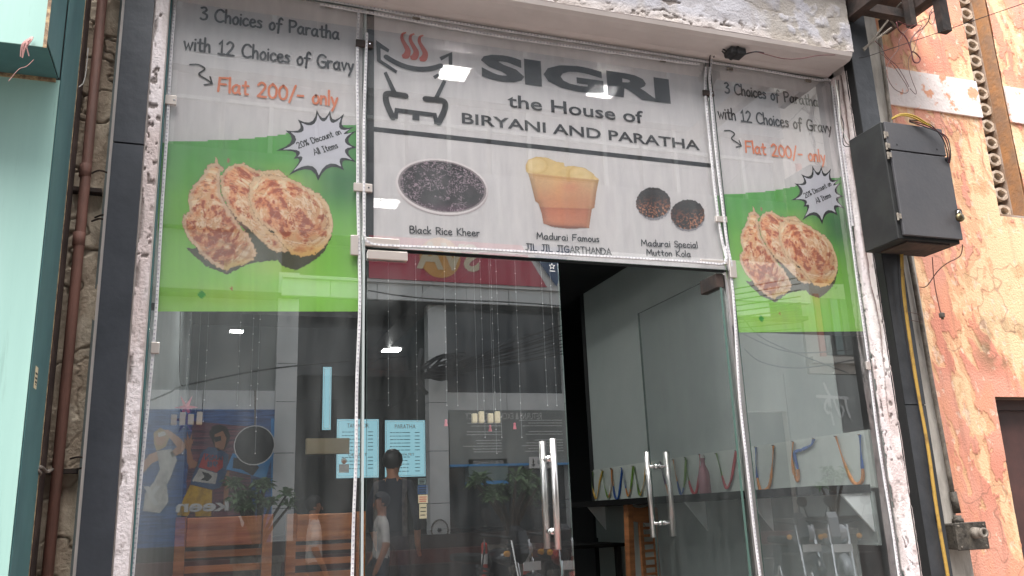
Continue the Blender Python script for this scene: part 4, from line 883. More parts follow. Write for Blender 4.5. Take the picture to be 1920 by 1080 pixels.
for k, (mt, r, off) in enumerate((('wire_yellow', .0042, 0), ('wire_yellow', .0036, 4), ('wire_black', .003, -3), ('wire_red', .0028, 2), ('wire_black', .0028, 6))):
    wire('box_cable', [AY(1672, 222+off*.5, -.37), AY(1690, 214+off*.6, -.40), AY(1715, 218+off, -.415), AY(1745+off*.6, 236+off, -.42)] if k < 2 else [AY(1705, 226+off*.4, -.40), AY(1740, 234+off, -.42), AY(1768+off, 256, -.425), AY(1778+off*.7, 285, -.425), AY(1778+off*.4, 306, -.41)], r, mt, None,
         ['thick yellow cable arching over the meter box', 'second yellow cable lying under the first on the meter box', 'black cable looping down the meter box corner', 'dark red cable looping down the meter box corner', 'outer black cable looping down the meter box corner'][k], 'cable', 'cables over the meter box')
# yellow cable, conduit, junction
wire('yellow_cable', [AY(1690, 455, -.2), AY(1694, 540, -.19), AY(1705, 630, -.175), AY(1722, 740, -.165), AY(1740, 840, -.165), AY(1757, 960, -.165), AY(1774, 1060, -.165), AY(1784, 1120, -.165)], .0085, 'yellow_pipe', None, 'dirty yellow cable pipe down the right edge of the black column', 'pipe')
wire('black_cable', [AY(1683, 470, -.17), AY(1688, 560, -.165), AY(1701, 650, -.162), AY(1735, 830, -.16), AY(1756, 980, -.16)], .003, 'wire_black', None, 'thin black cable beside the yellow pipe', 'cable')
wire('tie_wire', [AY(1700, 585, -.18), AY(1722, 590, -.2), AY(1730, 604, -.2), AY(1708, 600, -.18)], .0012, 'wire_brown', None, 'loose tie wire looped at the yellow pipe', 'wire')
t = thing('conduit', AY(1795, 965, -.04), 'dusty grey conduit beside the orange wall ending above the junction box', 'pipe')
pts = [AY(1648, 60, -.04), AY(1668, 210, -.04), AY(1690, 400, -.04), AY(1717, 545, -.04), AY(1748, 720, -.04), AY(1778, 880, -.04), AY(1786, 925, -.04)]
bm = nb(); tube(bm, pts, .0115, 10); obj('pipe', bm, 'conduit', t, True); bm = nb(); tube(bm, [AY(1786, 922, -.04), AY(1795, 962, -.04)], .017, 12); obj('coupler', bm, 'cast_iron', t, True)
jb = thing('junction_box', AY(1805, 1000, -.06), 'heavy cast junction box with a round side outlet at the lower right', 'junction box')
a, b = AY(1775, 982, -.06), AY(1838, 1027, -.06)
bx('body', (a.x, b.x, -.10, .02, b.z, a.z), 'cast_iron', jb, .006); bx('lid', (a.x-.004, b.x+.006, -.112, -.101, b.z-.004, a.z+.004), 'cast_iron', jb, .003)
bm = nb(); c = AY(1826, 999, -.112); lathe(bm, [(.027, .0), (.024, -.03), (.020, -.031), (.020, -.05), (.024, -.052), (.024, -.062), (.013, -.063), (.012, -.045)], c, 16, 'y'); obj('outlet', bm, 'conduit', jb, True)
bm = nb(); lathe(bm, [(.026, 0), (.026, .02), (.019, .022), (.019, .035)], (AY(1797, 982, -.04).x, -.04, a.z), 14); obj('neck', bm, 'cast_iron', jb, True)
for sx in (.08, .92):
    for sz in (.1, .9): bm = nb(); lathe(bm, [(0, -.004), (.005, -.003), (.005, 0)], (a.x+(b.x-a.x)*sx, -.112, b.z+(a.z-b.z)*sz), 8, 'y'); obj('bolt', bm, 'conduit', jb)
o = bx('masonry_stub', (a.x+.0, b.x-.02, -.015, .1, .12, b.z-.008), 'plaster_strip'); setp(o, 'crumbling masonry stub under the junction box', 'masonry')
wire('hanging_cable', [AY(1748, 482, -.25), AY(1752, 530, -.22), AY(1762, 580, -.2), AY(1765, 588, -.2)], .0022, 'wire_brown', None, 'thin straight cable hanging under the meter box to a plug', 'cable')
pl_ = thing('plug', AY(1766, 590, -.2), 'small grey plug dangling on its cable against the orange wall', 'plug'); p = AY(1766, 591, -.2)
bx('body', (p.x-.012, p.x+.012, -.21, -.19, p.z-.012, p.z+.012), 'conduit', pl_, .003); bx('pin', (p.x-.006, p.x-.003, -.204, -.198, p.z-.022, p.z-.012), 'brass', pl_); bx('pin', (p.x+.003, p.x+.006, -.204, -.198, p.z-.022, p.z-.012), 'brass', pl_)
wire('hanging_cable', [AY(1805, 458, -.3), AY(1800, 480, -.28), AY(1775, 494, -.25), AY(1757, 510, -.22), AY(1738, 536, -.15), AY(1724, 538, -.1)], .0024, 'wire_brown', None, 'curved brown cable swinging from the meter box corner back to the conduit', 'cable')
# adapter on the soffit
ad = thing('adapter', AY(1375, 90, -.12), 'black power adapter stuck to the soffit above the right pane', 'adapter')
c = AY(1375, 91, -.115); bm = nb(); box(bm, c.x-.045, c.x+.045, -.16, -.09, 3.668, 3.705); obj('body', bm, 'black_plastic', ad, bevel=.006); bx('rib', (c.x-.012, c.x+.0, -.163, -.0895, 3.666, 3.704), 'wire_black', ad)
wire('adapter_lead', [Vector((c.x-.043, -.12, 3.69)), AY(1345, 86, -.1), AY(1333, 98, -.05), AY(1330, 125, -.022)], .0036, 'wire_black', None, 'black lead from the adapter down to the LED strip', 'cable')
wire('adapter_lead', [Vector((c.x-.043, -.10, 3.69)), AY(1348, 92, -.08), AY(1341, 100, -.05), AY(1338, 108, -.04)], .003, 'wire_black', None, 'short spare black lead with a socket end beside the adapter', 'cable')
wire('adapter_wire', [Vector((c.x+.044, -.13, 3.685)), AY(1415, 97, -.2), AY(1440, 103, -.2), AY(1470, 110, -.2), AY(1500, 110, -.21), AY(1535, 104, -.22), AY(1566, 103, -.22)], .0020, 'wire_red', None, 'thin red wire pair from the adapter along the soffit to the right', 'cable')
wire('adapter_wire', [Vector((c.x+.044, -.13, 3.682)), AY(1415, 97, -.2), AY(1432, 99, -.2)], .0036, 'wire_black', None, 'black sheath where the adapter wire begins', 'cable')
for k in range(3):
    wire('jamb_cable', [AY(1566+k*3, 150, -.1), AY(1572+k*2, 190+k*9, -.12), AY(1576+k*3, 235, -.12), AY(1590-k*4, 262+k*5, -.12), AY(1605, 278-k*3, -.14)], .0026, ['wire_white', 'conduit', 'wire_black'][k], None,
         ['pale cable looping down the top of the right jamb', 'grey cable looping down the top of the right jamb', 'black cable running from the jamb to the meter box'][k], 'cable')
# canopy steel at the top right
cf = thing('canopy_frame', (3.4, -.6, 3.9), 'dark steel canopy frame jutting out over the top right corner', 'canopy')
def member(p0, p1, wdt, hgt, name='beam', mt='old_steel'):
    p0, p1 = Vector(p0), Vector(p1); d = (p1-p0).normalized(); s = Vector((-d.y, d.x, 0)).normalized()*wdt/2; u = Vector((0, 0, hgt))
    bm = nb(); prism(bm, [p0-s, p0+s, p0+s+u, p0-s+u], p1-p0); return obj(name, bm, mt, cf)
a = AY(1657, 64, -.05); b = AX(1747, 0, a.x); member(a, (a.x, b.y-.5, a.z), .05, .08, 'bracket_beam')
a2 = AY(1602, 20, -.22); member((a2.x+.02, -.02, a2.z-.02), (a2.x+.02, -1.5, a2.z-.02), .06, .10, 'bracket_beam')
member((-.5, -.26, 4.16), (3.3, -.26, 4.16), .05, .08, 'front_beam')
member((a2.x, -.23, a2.z-.01), (a.x+.03, -.23, a2.z-.01), .05, .05, 'cross_bar')
for px, y1, yq, wd in ((1710, 50, -.30, .035), (1772, 60, -.42, .055)):
    c = AY(px, y1, yq); bm = nb(); box(bm, c.x-wd/2, c.x+wd/2, yq-.02, yq+.02, c.z, c.z+.6); obj('stub', bm, 'old_steel', cf)
bx('shade_sheet', (-.5, 4.0, -.30, .3, 4.37, 4.385), 'old_steel', cf)  # unseen sheet above the frame, added to shade the facade
bm = nb()
for k, l in enumerate(([(1665, 38), (1620, 95)], [(1672, 52), (1618, 92)], [(1645, 10), (1680, 50)], [(1690, 5), (1672, 25)])):
    tube(bm, [AY(*l[0], -.24), AY(*l[1], -.17)], .0055, 6)
obj('brace', bm, 'conduit', cf)
def tangle(pts, r, mt, lab_, yp=-.32): wire('loose_wire', [AY(x, y, yp) for x, y in pts], r, mt, None, lab_, 'wire', 'loose wires hanging from the canopy frame', 6, 5)
Tz = lambda L: [(1540+a/6.75, b/6.75) for a, b in L]
tangle(Tz([(950, 280), (980, 380), (1060, 460), (1110, 560), (1140, 660), (1170, 780), (1230, 790), (1250, 740), (1190, 670), (1140, 650)]), .0035, 'wire_red', 'dark red wire doubled back in a tight loop')
tangle(Tz([(1520, -40), (1460, 110), (1380, 180), (1360, 260), (1300, 340), (1180, 440), (1130, 540), (1140, 660)]), .003, 'wire_brown', 'brown wire coming down from the right stub to the tight loop')
tangle(Tz([(1350, 230), (1200, 300), (1060, 400), (985, 520), (975, 620), (880, 740), (835, 850), (840, 980), (920, 1120), (1050, 1180), (1100, 1130), (1000, 960), (870, 780), (740, 670)]), .0018, 'wire_brown', 'long thin brown wire in a wide open loop')
tangle(Tz([(680, 520), (760, 600), (830, 720), (960, 840), (1060, 1000), (1110, 1100)]), .0016, 'wire_red', 'thin red wire slanting down across the orange wall')
tangle(Tz([(970, 270), (1100, 320), (1260, 320), (1240, 370), (1150, 470), (1120, 560)]), .0022, 'wire_red', 'red wire arching right under the bracket beam')
tangle(Tz([(1360, 180), (1420, 100), (1440, 180), (1420, 290), (1380, 300), (1360, 240), (1400, 140)]), .0018, 'wire_black', 'small black wire coil by the right stub')
tangle(Tz([(1290, 360), (1220, 480), (1170, 640), (1110, 740), (1110, 880), (1150, 1020), (1200, 1150), (1190, 1190), (1120, 1120)]), .0016, 'wire_brown', 'thin wire falling in a long narrow loop over the white band')
wire('line_wire', [AY(1610, 109, -.15), AY(1650, 98, -.3), AY(1920, 6, -1.2), AY(1990, -20, -1.4)], .0016, 'wire_black', None, 'straight taut wire crossing the orange wall towards the upper right', 'wire')
# ================================================================== INSIDE THE SHOP
so_ = AY(1520, 912, .13); SX = so_.x; SZ = 1.545
sh = thing('wall_shelf', (3.0, 1.7, SZ), 'long black shelf on white triangular brackets along the grey side wall', 'shelf')
bx('board', (SX, 3.076, .13, 3.9, SZ-.006, SZ+.034), 'shelf_black', sh)
for y, w_ in ((.14, .17), (.95, .15), (1.66, .15), (2.45, .15), (3.2, .15)):
    bm = nb(); prism(bm, [(3.076, y, SZ-.007), (3.076-w_, y, SZ-.007), (3.076, y, SZ-.19)], (0, .012, 0)); obj('bracket', bm, 'bracket_white', sh)
# ribbons: hung from hooks along the top of the backing panel
def ribbon(pts, cols, label, wd=.019, xo=3.072):
    P = [AX(x, y, xo) for x, y in pts]; P = smooth_pts(P, 5); t = thing('ribbon', P[len(P)//2], label, 'ribbon', 'coloured ribbons over the shelf')
    n = len(P); k = len(cols)
    for c in range(k):
        seg_ = P[int(c*(n-1)/k):int((c+1)*(n-1)/k)+1]
        bm = nb(); L = []
        for i, p in enumerate(seg_):
            tg = (seg_[min(i+1, len(seg_)-1)]-seg_[max(i-1, 0)]).normalized(); s = Vector((1, 0, 0)).cross(tg).normalized()
            j = i+c*31; s = (s+Vector((.5*math.sin(j*.5), 0, 0))).normalized()*wd/2
            L.append([bm.verts.new(p+q) for q in (s+Vector((-.001, 0, 0)), -s+Vector((-.001, 0, 0)), -s+Vector((.0008, 0, 0)), s+Vector((.0008, 0, 0)))])
        for a, b in zip(L, L[1:]):
            for q in range(4): bm.faces.new((a[q], a[(q+1) % 4], b[(q+1) % 4], b[q]))
        obj('band', bm, cols[c], t, True)
    bm = nb(); tube(bm, [P[0], P[0]+Vector((-.012, 0, 0))], .003, 6); tube(bm, [P[-1], P[-1]+Vector((-.012, 0, 0))], .003, 6); setp(obj('pin', bm, 'conduit', t), kind='stuff')
ribbon([(1567, 818), (1580, 860), (1596, 898), (1608, 908), (1618, 895), (1614, 850), (1612, 815)], ['rb_orange', 'rb_orange', 'rb_orange', 'rb_blue'], 'orange ribbon with a blue end in a deep U, nearest the right jamb')
ribbon([(1487, 828), (1485, 860), (1490, 890), (1497, 902), (1496, 880), (1490, 850), (1505, 843), (1520, 835), (1526, 822)], ['rb_orange', 'rb_orange', 'rb_blue', 'rb_blue'], 'orange and blue ribbon twisted back on itself, second from the right')
ribbon([(1417, 838), (1418, 880), (1424, 915), (1432, 920), (1443, 910), (1448, 870), (1450, 835)], ['rb_blue', 'rb_orange', 'rb_orange', 'rb_orange'], 'blue and orange ribbon hanging just right of the mullion')
ribbon([(1343, 850), (1352, 885), (1362, 915), (1372, 895), (1380, 845)], ['rb_green', 'rb_red', 'rb_red'], 'green and red ribbon just right of the pink bottle')
ribbon([(1285, 858), (1290, 895), (1298, 922), (1306, 922), (1311, 885), (1312, 852)], ['rb_green', 'rb_red', 'rb_red', 'rb_red'], 'green and red ribbon just left of the pink bottle')
ribbon([(1262, 862), (1268, 895), (1277, 927), (1284, 900), (1286, 862)], ['rb_orange', 'rb_blue', 'rb_green'], 'ribbon with a blue dip beside the open door handle')
ribbon([(1238, 866), (1244, 895), (1254, 924), (1258, 928)], ['rb_purple', 'rb_orange'], 'purple and orange ribbon behind the open door handles')
ribbon([(1188, 874), (1194, 905), (1200, 928), (1207, 905), (1212, 868)], ['rb_green', 'rb_yellow'], 'green and yellow ribbon left of the open door handles')
ribbon([(1165, 877), (1172, 910), (1178, 930), (1184, 905), (1187, 874)], ['rb_blue', 'rb_orange', 'rb_green'], 'blue, orange and green ribbon in a narrow V')
ribbon([(1146, 878), (1149, 905), (1153, 931), (1160, 930), (1166, 880)], ['rb_orange', 'rb_blue', 'rb_blue'], 'ribbon with an orange start and blue hook')
ribbon([(1128, 881), (1134, 915), (1141, 932), (1146, 905), (1147, 880)], ['rb_green', 'rb_orange'], 'green and orange ribbon among the far ones')
ribbon([(1112, 884), (1110, 910), (1118, 935), (1124, 905), (1130, 882)], ['rb_green', 'rb_yellow', 'rb_yellow'], 'yellow green ribbon at the far end of the pale panel')
# bottle
p = AX(1323, 925, 2.99); bt = thing('bottle', (2.99, p.y, SZ+.034), 'pinkish glass swing top bottle standing on the black shelf', 'bottle')
bm = nb(); z = SZ+.035; lathe(bm, [(.0, z), (.036, z), (.038, z+.01), (.037, z+.115), (.031, z+.145), (.014, z+.185), (.0125, z+.215), (.015, z+.217), (.015, z+.225), (0, z+.226)], (2.99, p.y, 0), 20); obj('body', bm, 'bottle', bt, True)
bm = nb(); lathe(bm, [(0, z+.227), (.011, z+.228), (.012, z+.24), (0, z+.243)], (2.99, p.y, 0), 12); obj('stopper', bm, 'white_paint', bt)
bm = nb(); tube(bm, smooth_pts([(2.975, p.y, z+.205), (2.965, p.y-.01, z+.225), (2.99, p.y-.012, z+.245), (3.01, p.y, z+.225), (3.004, p.y, z+.205)], 4), .0014, 5); obj('wire_clasp', bm, 'chrome', bt)
# chairs
def chair(x, y, rz, label, group='slatted wooden chairs of the shop', wide=.42, nsl=5, hgt=1.05, head=.11, central=False):
    F = .5; c = thing('wooden_chair', (0, 0, F), label, 'chair', group)
    W = wide/2
    for sx in (-1, 1):
        bx('leg', (sx*W-.02, sx*W+.02, -.22, -.18, F, F+.45), 'wood', c); 
        bm = nb(); prism(bm, [(sx*W-.024, .19, F), (sx*W+.024, .19, F), (sx*W+.024, .235, F), (sx*W-.024, .235, F)], (0, .045, hgt)); obj('back_post', bm, 'wood', c)
    bx('seat', (-W-.01, W+.01, -.235, .20, F+.452, F+.485), 'wood_h', c, .004); bx('seat_rail', (-W+.022, W-.022, -.21, -.19, F+.38, F+.45), 'wood_h', c); bx('stretcher', (-W+.022, W-.022, -.21, -.195, F+.15, F+.18), 'wood_h', c)
    yb = lambda z: .205+.045*(z/hgt)
    if not central:
        bx('top_rail', (-W+.026, W-.026, yb(hgt-.05)-.005, yb(hgt-.05)+.02, F+hgt-.03-head, F+hgt-.005), 'wood_h', c, .004)
        for k in range(nsl):
            z = hgt-.065-head-k*.068; bx('slat', (-W+.026, W-.026, yb(z)-.001, yb(z)+.013, F+z-.016, F+z+.016), 'wood_h', c)
    else:
        bm = nb(); n = 10; top = []
        for k in range(n+1): t = k/n; xx = -W+.026+(wide-.052)*t; top.append((xx, yb(hgt), F+hgt-.02-.012*abs(math.sin(t*math.pi*2))))
        bot = [(a, b, F+hgt-.115-.02*math.sin(math.pi*max(0, min(1, (a/W+1)/2)))) for a, b, _ in top][::-1]; prism(bm, top+bot, (0, .022, 0)); obj('top_rail', bm, 'wood_h', c)
        for sx in (-.07, .07): bx('splat_post', (sx-.016, sx+.016, .225, .245, F+.49, F+hgt-.12), 'wood', c)
        for k in range(9): z = hgt-.17-k*.052; bx('slat', (-.052, .052, .228, .242, F+z-.009, F+z+.009), 'wood_h', c)
        bx('lower_rail', (-W+.026, W-.026, .222, .245, F+.50, F+.54), 'wood_h', c)
    c.location = (x, y, F); c.rotation_euler = (0, 0, rz); return c
# backs towards the window: local +Y is the back, so turn by pi
chair(.10, 1.42, math.pi, 'wooden chair with wide top rail and slatted back at the far left inside', wide=.40, nsl=6)
chair(.60, 1.62, math.pi+.04, 'wooden slatted chair inside, right of the other, beside the door joint', wide=.36, nsl=6)
chair(2.92-.0, 2.55, math.pi*1.10, 'tall back wooden chair with carved top rail and ladder splat seen through the doorway', wide=.40, central=True, hgt=1.045)
tb = thing('table', (3.0, 3.0, .5), 'black topped table behind the tall back chair', 'table'); bx('tabletop', (2.45, 3.07, 2.85, 3.9, 1.235, 1.262), 'shelf_black', tb, .004)
for a, b in ((2.5, 2.9), (3.02, 2.9), (2.5, 3.85), (3.02, 3.85)): bx('leg', (a-.02, a+.02, b-.02, b+.02, .5, 1.234), 'room_black', tb)
tb = thing('table', (.4, .85, .5), 'plain table behind the left pane below the chair backs', 'table'); bx('tabletop', (.0, .9, .6, 1.1, 1.17, 1.195), 'wood_h', tb, .004)
for a, b in ((.05, .65), (.85, .65), (.05, 1.05), (.85, 1.05)): bx('leg', (a-.02, a+.02, b-.02, b+.02, .5, 1.169), 'wood', tb)
# menu screens
def menu(px0, py0, px1, py1, yp, title, label, rows, sub=None):
    a, b = AY(px0, py0, yp), AY(px1, py1, yp); t = thing('menu_screen', ((a.x+b.x)/2, yp, b.z), label, 'menu screen', 'lit menu screens on the back wall')
    bx('housing', (a.x-.015, b.x+.015, yp+.004, yp+.05, b.z-.015, a.z+.015), 'room_black', t); bx('screen', (a.x, b.x, yp-.002, yp+.003, b.z, a.z), 'menu_screen', t)
    W, H = b.x-a.x, a.z-b.z
    bm = nb(); e = .004
    for q in ((a.x+.012, b.x-.012, a.z-.016, a.z-.012), (a.x+.012, b.x-.012, b.z+.012, b.z+.016)): box(bm, q[0], q[1], yp-.004, yp-.0025, q[2], q[3])
    for q in ((a.x+.012, a.x+.016), (b.x-.016, b.x-.012)): box(bm, q[0], q[1], yp-.004, yp-.0025, b.z+.0165, a.z-.0165)
    obj('border', bm, 'white_paint', t)
    if W > .2:
        block_text(title, a.x+W*.24, b.x-W*.24, a.z-.15*H, a.z-.075*H, yp-.004, 'menu_brown', t)
        bm = nb(); random.seed(len(title))
        for k, r in enumerate(rows):
            z = a.z-H*(.22+.062*k)
            if r == 2: continue
            x = a.x+W*.12
            while x < a.x+W*.55: l = random.uniform(.02, .05); box(bm, x, x+l, yp-.0042, yp-.003, z-.005, z+.003); x += l+.01
            for q in ((.74, .86),) if r else ((.5, .62), (.74, .86)): box(bm, a.x+W*q[0], a.x+W*q[1], yp-.0042, yp-.003, z-.005, z+.003)
        obj('menu_lines', bm, 'menu_ink', t)['kind'] = 'stuff'
        if sub: block_text(sub, a.x+W*.28, b.x-W*.28, a.z-.635*H, a.z-.585*H, yp-.004, 'menu_brown', t)
    return t
menu(632, 786, 710, 895, 7.4, 'TANDOOR', 'lit menu screen with a small cook figure, left of the two large ones', [1, 1, 1, 1, 1, 1, 2, 1, 1, 1, 1], 'DESSERT')
menu(722, 788, 798, 893, 7.4, 'PARATHA', 'lit menu screen headed PARATHA on the back wall', [0, 0, 0, 0, 0, 0, 2, 1, 1, 1, 1, 1], 'TAWA FRY')
menu(606, 688, 620, 806, 6.4, '', 'tall narrow lit screen high left of the menu screens', [])
c_ = AY(645, 872, 7.39); ck = bpy.data.objects['menu_screen']
bm = nb(); lathe(bm, [(0, -.002), (.035, -.002), (.035, 0), (0, 0)], (c_.x, 7.394, c_.z+.05), 14, 'y'); box(bm, c_.x-.06, c_.x+.06, 7.392, 7.394, c_.z-.09, c_.z+.01); obj('cook_figure', bm, 'white_paint', ck)
bm = nb(); lathe(bm, [(0, -.002), (.024, -.002), (.024, 0), (0, 0)], (c_.x, 7.391, c_.z+.035), 12, 'y'); obj('cook_face', bm, 'skin', ck)
ct = thing('counter', (2.2, 5.6, .5), 'dark service counter with a cream fascia deep in the shop', 'counter'); bx('body', (.5, 2.9, 5.3, 5.9, .5, 1.35), 'room_dark', ct); bx('top', (.48, 2.92, 5.27, 5.92, 1.352, 1.39), 'shelf_black', ct)
a, b = AY(575, 822, 6.2), AY(655, 850, 6.2); o = bx('hanging_fascia', (a.x, b.x, 6.2, 6.3, b.z, a.z), 'cream'); setp(o, 'cream hanging board left of the menu screens', 'board')
# notices on the closed door
for k, (x0, y0, x1, y1, mt, l) in enumerate(((784, 897, 798, 908, 'menu_screen', 'small pale notice at the top of the column of door stickers'), (783, 910, 802, 926, 'sign_blue', 'blue notice second in the column of door stickers'),
        (784, 928, 802, 943, 'cream', 'cream and red notice third in the column of door stickers'), (786, 945, 800, 972, 'cream', 'tall cream notice at the bottom of the column of door stickers'))):
    a, b = AY(x0, y0, .009), AY(x1, y1, .009); t = thing('door_notice', (a.x, .009, b.z), l, 'sticker', 'notices stuck inside the closed door')
    mm = {'menu_screen': 'pale_glass'}.get(mt, mt)
    bx('paper', (a.x, b.x, .0075, .009, b.z, a.z), mm, t); bm = nb()
    for q in range(3): zz = b.z+(a.z-b.z)*(.25+.25*q); box(bm, a.x+.004, b.x-.006+.002*q, .0068, .0073, zz-.0025, zz+.001)
    obj('print', bm, 'ink_red' if k == 2 else 'ink', t)
# hanging strings with beads
STR = [(356, .3), (390, .35), (450, .3), (474, .4), (486, .3), (725, .3), (777, .35), (831, .3), (851, .35), (899, .3), (919, .35), (929, .3), (965, .35), (1014, .3), (1031, .35)]
random.seed(11)
BSL = ['bead string nearest the left jamb, beside the dark cord', 'bead string in the left pane second from the jamb', 'bead string in the left pane above the man in yellow trousers', 'bead string above the left side of the round black sign', 'bead string above the right side of the round black sign',
 'bead string leftmost in the closed door, near the small ceiling light', 'bead string over the PARATHA menu screen', 'bead string in front of the mirrored grey pillar', 'bead string just right of the mirrored grey pillar', 'bead string over the left pair of cream blocks in the door',
 'bead string between the two pairs of cream blocks in the door', 'bead string over the right pair of cream blocks in the door', 'bead string in the door between the blocks and the handle', 'bead string just left of the upright door handle', 'bead string rightmost in the closed door, above the handle']
for k, (x, y) in enumerate(STR):
    top = AY(x+3, 560, y); bz = AY(x, random.choice([760, 790, 820, 850]), y).z; t = thing('bead_string', (top.x, y, bz), BSL[k], 'bead string', 'bead strings hanging inside the glass')
    bm = nb(); tube(bm, [(top.x, y, 3.37 if top.x > 1.9 and y > .6 else 3.895), (top.x, y, bz)], .0010, 4); obj('thread', bm, 'strand', t); bm = nb(); z = bz
    while z < 3.3: lathe(bm, [(0, -.004), (.0028, 0), (0, .004)], (top.x, y, z), 5); z += random.uniform(.05, .11)
    setp(obj('bead', bm, 'bead', t), kind='stuff')
o = wire('dark_cord', [AY(338, 585, .3), AY(337, 680, .3), AY(338, 716, .3), AY(343, 724, .3)], .0018, 'wire_black', None, 'dark cord hanging at the left pane with a knot near its end', 'cord')
def bells(px, py, y, label):
    c = AY(px, py, y); t = thing('wooden_chime', (c.x, y, c.z), label, 'ornament', 'cream wooden chimes on strings')
    for s in (-.016, .016): bx('block', (c.x+s-.011, c.x+s+.011, y-.011, y+.011, c.z-.024, c.z+.022+s*.3), 'cream', t, .002)
    bm = nb(); tube(bm, [(c.x, y, c.z+.025), (c.x, y, 3.36)], .001, 4); obj('thread', bm, 'strand', t)
bells(334, 786, .3, 'pair of cream blocks left of the purple star ornament'); bells(366, 785, .3, 'pair of cream blocks right of the purple star ornament')
bells(896, 783, .3, 'pair of cream blocks hanging in the door glass, left pair'); bells(926, 783, .3, 'pair of cream blocks hanging in the door glass, right pair')
def star_orn(px, py, y, mt, r, label):
    c = AY(px, py, y); t = thing('paper_star', (c.x, y, c.z-r), label, 'ornament'); 
    for k in range(6):
        a = k*math.pi/3+.5; b1 = (c.x+r*math.sin(a), y, c.z+r*1.2*math.cos(a)); s1 = (c.x+r*.32*math.sin(a-.5), y-.008, c.z+r*.32*math.cos(a-.5)); s2 = (c.x+r*.32*math.sin(a+.5), y-.008, c.z+r*.32*math.cos(a+.5))
        bm = nb(); prism(bm, [(c.x, y-.015, c.z), s1, b1, s2], (0, .003, 0)); obj('point', bm, mt, t)
star_orn(349, 764, .31, 'pink', .045, 'pink paper star ornament hanging inside the left pane'); star_orn(348, 787, .31, 'purple', .05, 'dark purple star ornament just under the pink one')
for x, y, tl in ((836, 792, 'tiny pink tassel in front of the mirrored grey pillar'), (919, 802, 'tiny pink tassel below the right pair of cream blocks'), (965, 798, 'tiny pink tassel left of the door handle top')):
    c = AY(x, y, .33); t = thing('pink_tassel', (c.x, .33, c.z), tl, 'tassel', 'tiny pink tassels'); bm = nb(); lathe(bm, [(0, .014), (.006, .010), (.005, 0), (.009, -.016), (0, -.017)], c, 8); obj('tassel', bm, 'pink', t)

